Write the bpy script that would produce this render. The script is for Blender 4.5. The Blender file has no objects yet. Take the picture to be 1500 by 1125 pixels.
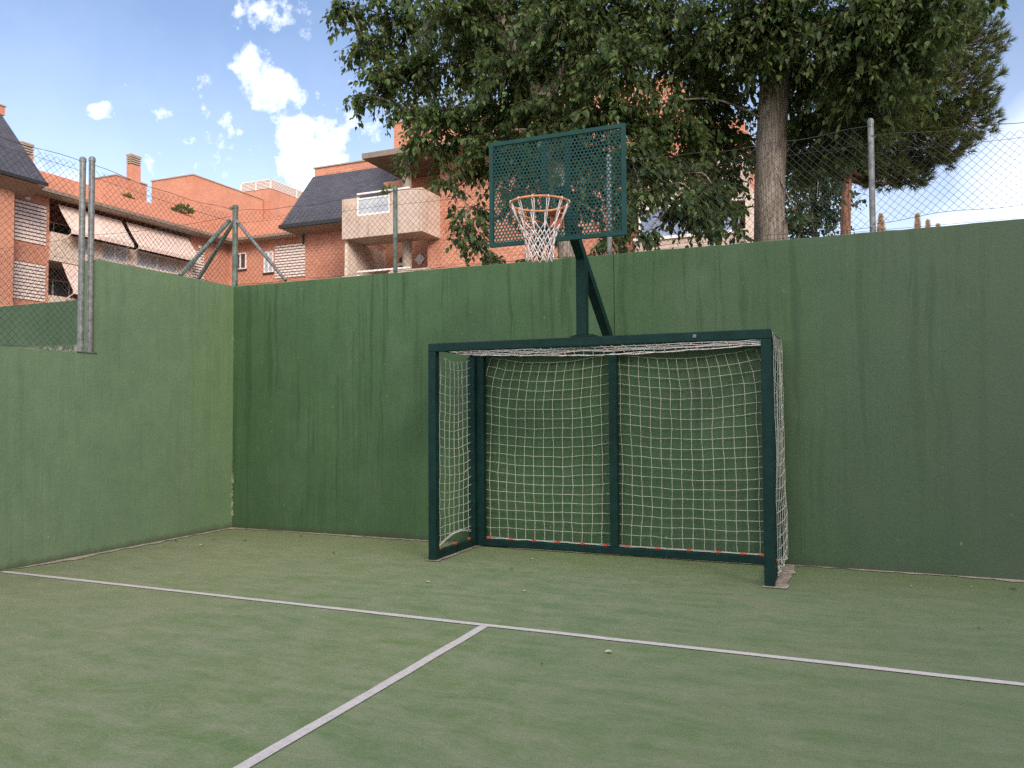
import bpy, bmesh, math, random
import numpy as np
from mathutils import Vector, Matrix, noise
random.seed(11); RNG = np.random.default_rng(11)
sc = bpy.context.scene
COL = sc.collection
R = math.radians

# ------------------------------------------------------------------ helpers
class MB:
    """collects vertices and faces of one mesh"""
    def __init__(s): s.v = []; s.f = []
    def box(s, x0, x1, y0, y1, z0, z1):
        b = len(s.v)
        s.v += [(x0,y0,z0),(x1,y0,z0),(x1,y1,z0),(x0,y1,z0),(x0,y0,z1),(x1,y0,z1),(x1,y1,z1),(x0,y1,z1)]
        for f in ((0,3,2,1),(4,5,6,7),(0,1,5,4),(1,2,6,5),(2,3,7,6),(3,0,4,7)): s.f.append(tuple(b+i for i in f))
        return s
    def prism(s, quad, vec):
        """extrude a polygon (list of points) by a vector"""
        b = len(s.v); n = len(quad); vec = Vector(vec)
        s.v += [tuple(q) for q in quad] + [tuple(Vector(q)+vec) for q in quad]
        s.f.append(tuple(b+i for i in range(n))[::-1]); s.f.append(tuple(b+n+i for i in range(n)))
        for i in range(n): s.f.append((b+i, b+(i+1)%n, b+n+(i+1)%n, b+n+i))
        return s
    def bar(s, p0, p1, w, h, side=(1,0,0)):
        p0 = Vector(p0); p1 = Vector(p1); d = (p1-p0).normalized(); a = Vector(side); a = (a-d*a.dot(d)).normalized(); c = d.cross(a)
        q = [p0+a*(w/2*i)+c*(h/2*j) for i,j in ((-1,-1),(1,-1),(1,1),(-1,1))]
        return s.prism(q, p1-p0)
    def tube(s, pts, r, n=5, closed=False, caps=True, r1=None):
        P = [Vector(p) for p in pts]; m = len(P); b = len(s.v); ref = None
        for i,p in enumerate(P):
            if closed: t = P[(i+1)%m]-P[i-1]
            else: t = P[min(i+1,m-1)]-P[max(i-1,0)]
            t = t.normalized() if t.length > 1e-9 else Vector((0,0,1))
            if ref is None:
                ref = t.orthogonal().normalized()
            ref = ref - t*ref.dot(t)
            ref = ref.normalized() if ref.length > 1e-6 else t.orthogonal().normalized()
            c = t.cross(ref); rr = r[i] if isinstance(r,(list,tuple)) else r
            for k in range(n):
                a = 2*math.pi*k/n; s.v.append(tuple(p+ref*(math.cos(a)*rr)+c*(math.sin(a)*rr)))
        for i in range(m if closed else m-1):
            j = (i+1)%m
            for k in range(n): s.f.append((b+i*n+k, b+i*n+(k+1)%n, b+j*n+(k+1)%n, b+j*n+k))
        if caps and not closed:
            s.f.append(tuple(b+k for k in range(n))[::-1]); s.f.append(tuple(b+(m-1)*n+k for k in range(n)))
        return s
    def cyl(s, p0, p1, r, n=14): return s.tube([p0,p1], r, n)

def setp(o, label=None, cat=None, group=None, kind=None):
    if label: o['label'] = label
    if cat: o['category'] = cat
    if group: o['group'] = group
    if kind: o['kind'] = kind
    return o

def obj(name, mb, mat, parent=None, smooth=False, bevel=0, label=None):
    me = bpy.data.meshes.new(name)
    me.from_pydata(mb.v, [], mb.f); me.update()
    if bevel:
        bm = bmesh.new(); bm.from_mesh(me)
        bmesh.ops.bevel(bm, geom=bm.edges[:], offset=bevel, segments=2, affect='EDGES', profile=0.6)
        bm.to_mesh(me); bm.free()
    me.materials.append(mat)
    if smooth: me.polygons.foreach_set('use_smooth', [True]*len(me.polygons))
    o = bpy.data.objects.new(name, me); COL.objects.link(o)
    if parent is not None:
        o.parent = parent
        T = Matrix.Translation(parent.location)
        if parent.parent is not None: T = Matrix()
        o.matrix_parent_inverse = T.inverted() if parent.type == 'EMPTY' else Matrix()
    if label: o['label'] = label
    return o

def thing(name, label, cat, loc=(0,0,0), group=None):
    o = bpy.data.objects.new(name, None); COL.objects.link(o); o.location = loc
    o.empty_display_size = 0.2
    return setp(o, label, cat, group)

# ------------------------------------------------------------------ material helpers
class NT:
    def __init__(s, name):
        s.m = bpy.data.materials.new(name); s.m.use_nodes = True
        s.t = s.m.node_tree; s.n = s.t.nodes; s.l = s.t.links
        s.b = s.n['Principled BSDF']; s.out = s.n['Material Output']
    def add(s, typ, **kw):
        n = s.n.new(typ)
        for k,v in kw.items():
            if k in n.inputs: n.inputs[k].default_value = v
            else: setattr(n, k, v)
        return n
    def link(s, a, b): s.l.new(a, b)
    def pos(s):
        if not hasattr(s,'_p'): s._p = s.add('ShaderNodeNewGeometry').outputs['Position']
        return s._p
    def map(s, vec, scale=(1,1,1), loc=(0,0,0), rot=(0,0,0)):
        n = s.add('ShaderNodeMapping'); n.inputs['Scale'].default_value = scale; n.inputs['Location'].default_value = loc; n.inputs['Rotation'].default_value = rot
        s.link(vec, n.inputs['Vector']); return n.outputs[0]
    def uz(s):
        """(x+y, z) wall coordinates"""
        sp = s.add('ShaderNodeSeparateXYZ'); s.link(s.pos(), sp.inputs[0])
        a = s.math('ADD', sp.outputs[0], sp.outputs[1])
        c = s.add('ShaderNodeCombineXYZ'); s.link(a, c.inputs[0]); s.link(sp.outputs[2], c.inputs[1]); s.link(sp.outputs[0], c.inputs[2])
        s.z = sp.outputs[2]; s.u = a
        return c.outputs[0]
    def math(s, op, a, b=None, c=None, clamp=False):
        n = s.add('ShaderNodeMath'); n.operation = op; n.use_clamp = clamp
        for i,x in enumerate((a,b,c)):
            if x is None: continue
            if isinstance(x,(int,float)): n.inputs[i].default_value = x
            else: s.link(x, n.inputs[i])
        return n.outputs[0]
    def noise(s, vec, scale=1, detail=4, rough=.55, dist=0):
        n = s.add('ShaderNodeTexNoise'); n.inputs['Scale'].default_value = scale; n.inputs['Detail'].default_value = detail
        n.inputs['Roughness'].default_value = rough; n.inputs['Distortion'].default_value = dist
        s.link(vec, n.inputs['Vector']); return n.outputs[0]
    def ramp(s, fac, stops, interp='LINEAR'):
        n = s.add('ShaderNodeValToRGB'); n.color_ramp.interpolation = interp; cr = n.color_ramp
        while len(cr.elements) < len(stops): cr.elements.new(.5)
        for e,(p,c) in zip(cr.elements, stops):
            e.position = p; e.color = (c,c,c,1) if isinstance(c,(int,float)) else (*c,1)
        s.link(fac, n.inputs[0]); return n.outputs[0]
    def mix(s, fac, a, b, mode='MIX'):
        n = s.add('ShaderNodeMix'); n.data_type = 'RGBA'; n.blend_type = mode
        for sock,x in ((n.inputs[0],fac),(n.inputs[6],a),(n.inputs[7],b)):
            if isinstance(x,(int,float)): sock.default_value = x
            elif isinstance(x,tuple): sock.default_value = (*x,1)
            else: s.link(x, sock)
        return n.outputs[2]
    def bump(s, h, strength=.3, dist=.01):
        n = s.add('ShaderNodeBump'); n.inputs['Strength'].default_value = strength; n.inputs['Distance'].default_value = dist
        s.link(h, n.inputs['Height']); s.link(n.outputs[0], s.b.inputs['Normal'])
    def col(s, c):
        if isinstance(c, tuple): s.b.inputs['Base Color'].default_value = (*c,1)
        else: s.link(c, s.b.inputs['Base Color'])
    def set(s, rough=.7, spec=.3, metal=0):
        s.b.inputs['Roughness'].default_value = rough; s.b.inputs['Specular IOR Level'].default_value = spec; s.b.inputs['Metallic'].default_value = metal
        return s

def steel_paint(name, c, rough, spec):
    n = NT(name).set(rough, spec)
    f = n.noise(n.pos(), 9, 5)
    b = n.ramp(f, [(.3,tuple(x*.75 for x in c)),(.7,tuple(x*1.3 for x in c))])
    sc1 = n.ramp(n.noise(n.map(n.pos(),(14,14,5)), 1, 6, .75), [(.66,0.),(.72,1.)])
    b = n.mix(n.math('MULTIPLY', sc1, .45), b, (c[0]*5+.02, c[1]*3+.02, c[2]*3+.02))
    ru = n.ramp(n.noise(n.map(n.pos(),(30,30,22),(3,5,1)), 1, 5, .7), [(.71,0.),(.76,1.)])
    b = n.mix(n.math('MULTIPLY', ru, .6), b, (.10,.055,.035))
    n.col(b); n.bump(n.noise(n.pos(), 60, 3), .08, .003)
    return n.m

def simple(name, c, rough=.6, spec=.3, metal=0, var=.15, scale=6, bump=0):
    n = NT(name).set(rough, spec, metal)
    f = n.noise(n.pos(), scale, 5)
    d = tuple(x*(1-var) for x in c); l = tuple(min(1,x*(1+var)) for x in c)
    n.col(n.ramp(f, [(.3,d),(.7,l)]))
    if bump: n.bump(n.noise(n.pos(), scale*12, 3), bump, .004)
    return n.m

def m_green_wall(name, base, streak_amt, u_dark, grey=0., corner=0.):
    n = NT(name).set(.62, .28)
    w = n.uz()
    big = n.noise(w, .55, 4, .5)
    b = n.ramp(big, [(.3,tuple(x*.86 for x in base)),(.55,base),(.75,(base[0]*1.2,base[1]*1.1,base[2]*1.12))])
    # repainted rectangular-ish areas with slightly yellower green
    patch = n.ramp(n.noise(n.map(w,(.5,.25,1),(3.1,7.7,0)), 1.3, 2, .4), [(.56,0.),(.66,1.)])
    b = n.mix(n.math('MULTIPLY', patch, .35), b, (base[0]*.95, base[1]*1.12, base[2]*.72))
    # fine vertical roller texture
    fine = n.noise(n.map(w,(42,1.1,1)), 1, 3, .6)
    b = n.mix(n.math('MULTIPLY', n.ramp(fine,[(.35,1.),(.65,0.)]), .16), b, tuple(x*.6 for x in base))
    cloth = n.noise(n.map(w,(70,70,1)), 1, 2, .6)
    b = n.mix(n.math('MULTIPLY', n.ramp(cloth,[(.4,1.),(.6,0.)]), .10), b, tuple(x*.55 for x in base))
    # rain streaks running down from the top edge
    warp = n.noise(n.map(w,(1.5,1.2,1)), 1, 2)
    cu = n.add('ShaderNodeCombineXYZ'); n.link(n.math('ADD', n.u, n.math('MULTIPLY', warp, .12)), cu.inputs[0]); n.link(n.z, cu.inputs[1])
    st = n.noise(n.map(cu.outputs[0],(9,.28,1),(1.7,0,0)), 1, 4, .65)
    st = n.ramp(st, [(.53,0.),(.6,.75),(.7,1.)])
    zone = n.ramp(n.noise(n.map(w,(.42,.16,1),(u_dark,.3,0)), 1, 2, .5), [(.36,.2),(.58,1.)])
    top = n.ramp(n.math('DIVIDE', n.z, 3.0), [(.05,.25),(.6,.75),(.9,1.),(1.,.8)])
    k = n.math('MULTIPLY', n.math('MULTIPLY', st, zone), n.math('MULTIPLY', top, streak_amt))
    b = n.mix(k, b, (base[0]*.5, base[1]*.55, base[2]*.48))
    # short drip marks near the top
    dr = n.ramp(n.noise(n.map(cu.outputs[0],(16,1.5,1),(9.7,4,0)), 1, 3, .7), [(.58,0.),(.66,1.)])
    tz = n.ramp(n.math('DIVIDE', n.z, 3.0), [(.68,0.),(.82,1.),(.95,1.),(.99,.3)])
    b = n.mix(n.math('MULTIPLY', n.math('MULTIPLY', dr, tz), .45*streak_amt), b, (base[0]*.45, base[1]*.5, base[2]*.42))
    # thin runs: many narrow dark and pale lines
    zone2 = n.ramp(n.noise(n.map(w,(.55,.3,1),(u_dark+3,5,0)), 1, 3, .5), [(.38,.12),(.62,1.)])
    w2 = n.noise(n.map(w,(2.5,2.2,1),(5,1,0)), 1, 4, .6)
    cv = n.add('ShaderNodeCombineXYZ'); n.link(n.math('ADD', n.u, n.math('MULTIPLY', w2, .05)), cv.inputs[0]); n.link(n.z, cv.inputs[1])
    brk = n.ramp(n.noise(n.map(w,(7,1.6,1),(11,3,0)), 1, 3, .6), [(.42,.0),(.58,1.)])
    th = n.math('MULTIPLY', brk, n.ramp(n.noise(n.map(cv.outputs[0],(34,.22,1),(4.4,2,0)), 1, 2, .8), [(.54,0.),(.66,1.)]))
    b = n.mix(n.math('MULTIPLY', n.math('MULTIPLY', th, zone2), .8*streak_amt+.08), b, (base[0]*.55, base[1]*.62, base[2]*.5))
    pl = n.ramp(n.noise(n.map(cv.outputs[0],(40,.3,1),(14.4,7,0)), 1, 3, .7), [(.56,0.),(.68,1.)])
    b = n.mix(n.math('MULTIPLY', n.math('MULTIPLY', pl, zone2), .22), b, (base[0]*1.9, base[1]*1.5, base[2]*1.8))
    # blotchy rolled paint
    mo = n.ramp(n.noise(n.map(w,(4.2,3.4,1),(2,9,0)), 1, 8, .72), [(.34,0.),(.66,1.)])
    b = n.mix(n.math('MULTIPLY', n.math('SUBTRACT', 1, mo), .20), b, tuple(x*.55 for x in base))
    b = n.mix(n.math('MULTIPLY', mo, .10), b, tuple(min(1,x*1.8) for x in base))
    gs = n.noise(n.map(w,(120,95,1)), 1, 2, .8)
    b = n.mix(n.math('MULTIPLY', n.ramp(gs,[(.4,1.),(.6,0.)]), .16), b, tuple(x*.5 for x in base))
    # pale blooming lower on the wall and scuffs
    bl = n.ramp(n.noise(n.map(w,(1.2,1.0,1),(4,2,0)), 1, 5, .6), [(.55,0.),(.75,1.)])
    b = n.mix(n.math('MULTIPLY', bl, .14), b, (.2,.26,.19))
    # chipped paint: small pale flecks, more of them low down
    vo = n.add('ShaderNodeTexVoronoi'); vo.inputs['Scale'].default_value = 1; vo.feature = 'F1'
    n.link(n.map(w,(6.5,5,1)), vo.inputs['Vector'])
    sz = n.noise(n.map(w,(55,40,1)), 1, 3)
    chip = n.math('LESS_THAN', n.math('ADD', vo.outputs['Distance'], n.math('MULTIPLY', sz, .22)), .17)
    msk = n.ramp(n.noise(n.map(w,(1.1,1.6,1),(8,8,0)), 1, 2), [(.41,0.),(.47,1.)])
    low = n.ramp(n.math('DIVIDE', n.z, 3.0), [(.04,1.),(.14,.85),(.2,.25),(1.,.22)])
    b = n.mix(n.math('MULTIPLY', n.math('MULTIPLY', chip, msk), low), b, (.3,.36,.26))
    # paint broken away along the corner between the two walls
    xy = n.add('ShaderNodeSeparateXYZ'); n.link(n.pos(), xy.inputs[0])
    cd = n.math('MAXIMUM', n.math('SUBTRACT', xy.outputs[0], WX), n.math('SUBTRACT', WY, xy.outputs[1]))
    cn = n.noise(n.map(n.pos(),(1,1,.8)), 17, 4, .7)
    cm = n.math('MULTIPLY', n.math('LESS_THAN', cd, n.math('MULTIPLY', n.math('SUBTRACT', cn, .50), .2)), n.ramp(n.math('DIVIDE', n.z, 3.), [(.1,1.),(.2,.7),(.24,.0),(.7,0.),(.72,.6),(.78,.6),(.8,0.)]))
    b = n.mix(cm, b, (.36,.33,.26))
    if corner:
        yr = n.ramp(n.math('ADD', n.math('MULTIPLY', xy.outputs[1], .4), n.math('MULTIPLY', n.noise(n.map(w,(3,.5,1)),1,3), .7)), [(.42,0.),(.85,1.)])
        b = n.mix(n.math('MULTIPLY', yr, corner), b, (base[0]*.88, base[1]*1.06, base[2]*.6))
    # soil splash at the foot
    ft = n.math('SUBTRACT', 1, n.math('DIVIDE', n.z, n.math('MULTIPLY', n.noise(n.map(w,(7,2,1)),1,3), .16)), clamp=True)
    b = n.mix(n.math('MULTIPLY', ft, .75), b, (.05,.055,.035))
    # the colour shifts to a greyer green towards the right
    sx = n.add('ShaderNodeSeparateXYZ'); n.link(w, sx.inputs[0])
    wx = n.ramp(n.math('ADD', n.math('MULTIPLY', sx.outputs[2], .12), n.math('MULTIPLY', n.math('SUBTRACT', big, .5), .5)), [(.02,0.),(.42,1.)])
    b = n.mix(n.math('MULTIPLY', wx, grey), b, (.083,.112,.08))
    n.col(b)
    n.bump(n.math('ADD', n.math('MULTIPLY', n.noise(w, 26, 5, .6),1.), n.math('MULTIPLY', big, 2.)), .28, .01)
    return n.m

def m_turf():
    n = NT('turf').set(.95, .08)
    p = n.pos()
    v = n.add('ShaderNodeVectorMath'); v.operation = 'ADD'; n.link(p, v.inputs[0])
    wn = n.add('ShaderNodeTexNoise', Scale=1.6, Detail=3.); n.link(p, wn.inputs['Vector'])
    sc_ = n.add('ShaderNodeVectorMath'); sc_.operation = 'SCALE'; n.link(wn.outputs[1], sc_.inputs[0]); sc_.inputs['Scale'].default_value = .35
    n.link(sc_.outputs[0], v.inputs[1])
    q = v.outputs[0]
    sw = n.noise(n.map(q,(2.3,8,1),rot=(0,0,.3)), 1, 7, .66)      # brushed swirls of sand
    sw2 = n.noise(n.map(q,(8,4,1),rot=(0,0,-.45)), 1, 6, .66)
    bigp = n.noise(p, .45, 3, .5)
    g = n.mix(n.ramp(bigp,[(.35,0.),(.65,1.)]), G_TURF[0], G_TURF[1])
    s1 = n.ramp(sw,[(.36,0.),(.66,1.)]); s2 = n.ramp(sw2,[(.45,0.),(.75,1.)])
    c = n.mix(n.math('MULTIPLY', s1, .60), g, G_TURF[2])
    c = n.mix(n.math('MULTIPLY', s2, .4), c, G_TURF[2])
    pat = n.ramp(n.noise(n.map(p,(1,1,1),(5,3,0)), 1.3, 5, .6), [(.6,0.),(.74,1.)])
    c = n.mix(n.math('MULTIPLY', pat, .55), c, (.31,.27,.205))
    # pale scuffs
    scf = n.ramp(n.noise(n.map(p,(3.,9,1),(2,8,0),(0,0,.2)), 1, 4, .55), [(.66,0.),(.74,1.)])
    c = n.mix(n.math('MULTIPLY', scf, .3), c, (.3,.29,.23))
    # greener, moister strip against the walls
    sp = n.add('ShaderNodeSeparateXYZ'); n.link(p, sp.inputs[0])
    strip = n.ramp(n.math('ADD', n.math('MULTIPLY', sp.outputs[1], .5), n.math('MULTIPLY', bigp, .5)), [(.2,0.),(.62,1.)])
    c = n.mix(n.math('MULTIPLY', strip, .5), c, G_TURF[3])
    br = n.noise(n.map(q,(24,95,1),rot=(0,0,.25)), 1, 4, .75)
    c = n.mix(n.math('MULTIPLY', n.ramp(br,[(.38,1.),(.6,0.)]), .20), c, (.07,.11,.04))
    c = n.mix(n.math('MULTIPLY', n.ramp(br,[(.52,0.),(.72,1.)]), .20), c, (.34,.34,.24))
    # the right hand half is a little darker and greyer
    sq = n.add('ShaderNodeSeparateXYZ'); n.link(p, sq.inputs[0])
    rt_ = n.ramp(n.math('ADD', n.math('MULTIPLY', sq.outputs[0], .22), n.math('MULTIPLY', bigp, .5)), [(.15,0.),(.8,1.)])
    c = n.mix(n.math('MULTIPLY', rt_, .42), c, (.115,.142,.082))
    lf = n.ramp(n.math('ADD', n.math('MULTIPLY', sq.outputs[0], -.16), n.math('MULTIPLY', n.noise(p, 1.1, 5, .65), .7)), [(.45,0.),(.95,1.)])
    c = n.mix(n.math('MULTIPLY', lf, .28), c, (.31,.27,.175))
    gr = n.noise(p, 160, 2, .8)
    c = n.mix(n.math('MULTIPLY', n.ramp(gr,[(.35,1.),(.62,0.)]), .22), c, (.03,.05,.02))
    n.col(c)
    n.bump(n.math('ADD', n.math('MULTIPLY', sw, 1.), n.math('MULTIPLY', gr, .6)), .45, .012)
    return n.m

def m_brick(name, c1, c2, mortar, row=.085, bw=.26):
    n = NT(name).set(.85, .2)
    w = n.uz()
    t = n.add('ShaderNodeTexBrick'); t.inputs['Scale'].default_value = 1; t.inputs['Brick Width'].default_value = bw; t.inputs['Row Height'].default_value = row
    t.inputs['Mortar Size'].default_value = .011; t.inputs['Mortar Smooth'].default_value = .3; t.inputs['Bias'].default_value = -.1
    t.inputs['Color1'].default_value = (*c1,1); t.inputs['Color2'].default_value = (*c2,1); t.inputs['Mortar'].default_value = (*mortar,1)
    n.link(w, t.inputs['Vector'])
    f = n.noise(w, .9, 5, .6)
    c = n.mix(n.math('MULTIPLY', n.ramp(f,[(.35,1.),(.6,0.)]), .35), t.outputs[0], tuple(x*.72 for x in c1))
    s = n.ramp(n.noise(n.map(w,(2.2,.25,1)), 1, 4), [(.55,0.),(.75,1.)])
    c = n.mix(n.math('MULTIPLY', s, .18), c, tuple(x*.55 for x in c1))
    n.col(c); n.bump(t.outputs[1], .4, -.01)
    return n.m

def m_tiles(name, c1, c2):
    """flat clay roof tiles laid in courses down the slope"""
    n = NT(name).set(.85, .15)
    w = n.uz()
    t = n.add('ShaderNodeTexBrick'); t.inputs['Scale'].default_value = 1; t.inputs['Brick Width'].default_value = .3; t.inputs['Row Height'].default_value = .17
    t.inputs['Mortar Size'].default_value = .012; t.inputs['Color1'].default_value = (*c1,1); t.inputs['Color2'].default_value = (*c2,1); t.inputs['Mortar'].default_value = (*(x*.55 for x in c1),1)
    n.link(w, t.inputs['Vector'])
    f = n.noise(w, .7, 5, .6)
    n.col(n.mix(n.math('MULTIPLY', n.ramp(f,[(.4,1.),(.65,0.)]), .4), t.outputs[0], tuple(x*.7 for x in c1)))
    n.bump(t.outputs[1], .5, -.015)
    return n.m

def m_concrete(name, c, stain=.5, streak_col=(.16,.13,.11)):
    n = NT(name).set(.85, .2)
    w = n.uz()
    f = n.noise(n.pos(), 3, 6, .6)
    b = n.ramp(f, [(.3,tuple(x*.86 for x in c)),(.7,tuple(min(1,x*1.1) for x in c))])
    s = n.ramp(n.noise(n.map(w,(3.2,.35,1)), 1, 5, .65), [(.54,0.),(.72,1.)])
    b = n.mix(n.math('MULTIPLY', s, stain), b, streak_col)
    n.col(b); n.bump(n.noise(n.pos(), 40, 3), .2, .006)
    return n.m

def m_leaf(name, dark, mid, light, trans=.3, spec=.25):
    n = NT(name).set(.5, spec)
    g = n.add('ShaderNodeNewGeometry')
    c = n.ramp(g.outputs['Random Per Island'], [(0,dark),(.45,mid),(.9,tuple((a+b)/2 for a,b in zip(mid,light))),(1.,light)])
    n.col(c)
    tr = n.add('ShaderNodeBsdfTranslucent'); n.link(n.mix(.6, c, (light[0]*1.3,light[1]*1.3,light[2]*.9)), tr.inputs['Color'])
    mx = n.add('ShaderNodeMixShader'); mx.inputs[0].default_value = trans
    n.link(n.b.outputs[0], mx.inputs[1]); n.link(tr.outputs[0], mx.inputs[2]); n.link(mx.outputs[0], n.out.inputs['Surface'])
    return n.m

def m_bark(name, c, scale=1, dark=.4):
    n = NT(name).set(.95, .1)
    p = n.map(n.pos(), (9*scale,9*scale,.75*scale))
    v = n.add('ShaderNodeTexVoronoi'); v.feature = 'DISTANCE_TO_EDGE'; v.inputs['Scale'].default_value = 1.6
    wv = n.add('ShaderNodeVectorMath'); wv.operation = 'ADD'; nz = n.add('ShaderNodeTexNoise', Scale=1.2, Detail=4.); n.link(p, nz.inputs['Vector']); n.link(p, wv.inputs[0]); n.link(nz.outputs[1], wv.inputs[1])
    n.link(wv.outputs[0], v.inputs['Vector'])
    e = n.ramp(v.outputs['Distance'], [(.0,0.),(.10,1.)])
    f = n.noise(n.map(n.pos(),(1,1,.6)), 5, 5, .6)
    b = n.ramp(f, [(.3,tuple(x*.7 for x in c)),(.7,tuple(x*1.2 for x in c))])
    n.col(n.mix(e, tuple(x*dark for x in c), b)); n.bump(n.math('ADD', e, n.math('MULTIPLY', n.noise(p, 6, 3), .5)), .7, .015)
    return n.m

def m_glass(name, tint, rough=.12):
    n = NT(name).set(rough, .8)
    n.col(n.ramp(n.noise(n.pos(), 1.1, 3), [(.35,tuple(x*.7 for x in tint)),(.65,tint)]))
    return n.m

def m_awning():
    n = NT('awning_canvas').set(.9, .1)
    w = n.add('ShaderNodeTexWave'); w.inputs['Scale'].default_value = 2.2; w.inputs['Distortion'].default_value = 0; w.bands_direction = 'Y'
    n.link(n.pos(), w.inputs['Vector'])
    n.col(n.mix(n.math('MULTIPLY', n.ramp(w.outputs[1],[(.4,0.),(.6,1.)]), .35), (.64,.48,.41), (.70,.55,.48)))
    return n.m

def m_line():
    n = NT('line_turf').set(.92, .1)
    f = n.noise(n.pos(), 30, 5)
    b = n.ramp(f, [(.3,(.48,.435,.425)),(.7,(.60,.545,.535))])
    w1 = n.ramp(n.noise(n.map(n.pos(),(1,1,1),(3,4,0)), 9, 7, .75), [(.56,0.),(.68,1.)])
    b = n.mix(n.math('MULTIPLY', w1, .38), b, (.27,.27,.19))
    g = n.ramp(n.noise(n.pos(), 170, 2, .8), [(.36,1.),(.55,0.)])
    b = n.mix(n.math('MULTIPLY', g, .25), b, (.22,.22,.17))
    n.col(b); n.bump(f, .3, .004); return n.m

# base colours
WY = 1.02; WX = -4.92                      # inner faces of the back wall and the side wall
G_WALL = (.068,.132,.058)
G_TURF = ((.155,.215,.088),(.14,.21,.10),(.31,.31,.215),(.155,.205,.068))
M = dict(
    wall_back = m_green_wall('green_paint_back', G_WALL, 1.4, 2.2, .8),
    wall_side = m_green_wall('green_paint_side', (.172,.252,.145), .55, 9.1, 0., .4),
    turf = m_turf(),
    line = m_line(),
    sand = simple('sandy_kerb', (.38,.315,.25), .95, .1, 0, .35, 14, .4),
    pad = simple('pinkish_concrete', (.33,.275,.225), .95, .1, 0, .42, 16, .4),
    earth = simple('dry_ground', (.2,.17,.11), 1, .1, 0, .3, 1.2, .3),
    steel = steel_paint('teal_painted_steel', (.006,.030,.026), .6, .18),
    steel2 = simple('teal_board_paint', (.014,.060,.056), .6, .2, 0, .15, 9, .05),
    cord = simple('net_cord', (.53,.53,.46), .9, .1, 0, .12, 8),
    cord2 = simple('hoop_net_cord', (.78,.68,.66), .9, .1, 0, .1, 8),
    rim = simple('rim_paint', (.68,.26,.125), .55, .35, 0, .3, 18),
    plate = simple('rim_plate_paint', (.50,.15,.09), .5, .3, 0, .25, 14),
    clip = simple('orange_clip', (.6,.09,.04), .5, .3, 0, .2, 20),
    galv = simple('galvanised_tube', (.20,.205,.205), .5, .4, .3, .4, 22, .1),
    wire = simple('fence_wire', (.045,.05,.05), .6, .3, .2, .25, 5),
    greenpost = simple('green_grey_post', (.12,.155,.135), .55, .35, .1, .4, 14, .1),
    brick = m_brick('orange_brick', (.47,.185,.115), (.55,.235,.15), (.50,.30,.22)),
    brick2 = m_brick('orange_brick_near', (.46,.18,.11), (.57,.245,.16), (.56,.36,.28), .12, .3),
    tiles = m_tiles('clay_tiles', (.50,.19,.11), (.57,.225,.135)),
    slate = m_brick('slate_tiles', (.060,.060,.076), (.085,.083,.1), (.035,.035,.045), .14, .24),
    conc = m_concrete('pink_concrete', (.50,.385,.32), .5),
    conc_w = m_concrete('pale_concrete', (.60,.48,.40), .25),
    conc_g = m_concrete('grey_concrete', (.34,.275,.22), .6),
    soffit = simple('soffit_render', (.30,.22,.175), .9, .1, 0, .15, 2),
    louvre = simple('louvre_paint', (.72,.62,.57), .6, .3, 0, .08, 6),
    brown = simple('brown_shade_wall', (.20,.085,.055), .9, .1, 0, .2, 3),
    conc_d = m_concrete('weathered_concrete', (.22,.175,.14), .6, (.10,.08,.065)),
    wall_far_shaded = m_green_wall('green_far_shaded', (.055,.10,.05), .3, 4.4),  # darker copy of the wall green: shade put into its base colour
    dark = simple('dark_recess', (.06,.035,.028), .9, .1, 0, .3, 2),
    gutter = simple('black_gutter', (.02,.02,.024), .5, .4, 0, .2, 4),
    white = simple('white_frame', (.75,.68,.66), .5, .4, 0, .08, 6),
    glass = m_glass('frosted_glass', (.46,.49,.53), .35),
    glassb = m_glass('sky_glass', (.20,.24,.36), .15),
    glassd = m_glass('dark_glass', (.05,.05,.06), .08),
    awning = m_awning(),
    bark = m_bark('grey_brown_bark', (.31,.26,.215), 1.9, .6),
    bark_p = m_bark('reddish_pine_bark', (.30,.155,.105), 1.4, .5),
    twig = simple('twig', (.09,.065,.045), .9, .1, 0, .2, 6),
    leaf = m_leaf('poplar_leaf', (.022,.046,.015), (.042,.078,.024), (.17,.22,.075), .32),
    leaf_far = m_leaf('far_leaf', (.022,.045,.025), (.032,.062,.032), (.06,.10,.045), .3, .3),
    needle = m_leaf('pine_needle', (.042,.062,.024), (.075,.10,.034), (.15,.165,.05), .2, .3),
    cyp = m_leaf('dry_cypress', (.40,.29,.2), (.48,.36,.27), (.55,.44,.34), .2, .2),
    shrub = m_leaf('roof_plant', (.05,.08,.02), (.09,.12,.03), (.16,.17,.05), .2, .3),
    fallen_y = simple('yellow_leaf', (.55,.40,.08), .7, .2, 0, .2, 30),
    fallen_b = simple('brown_leaf', (.10,.06,.035), .8, .2, 0, .3, 30),
    fallen_p = simple('pale_leaf', (.50,.46,.30), .8, .2, 0, .2, 30),
)
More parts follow.
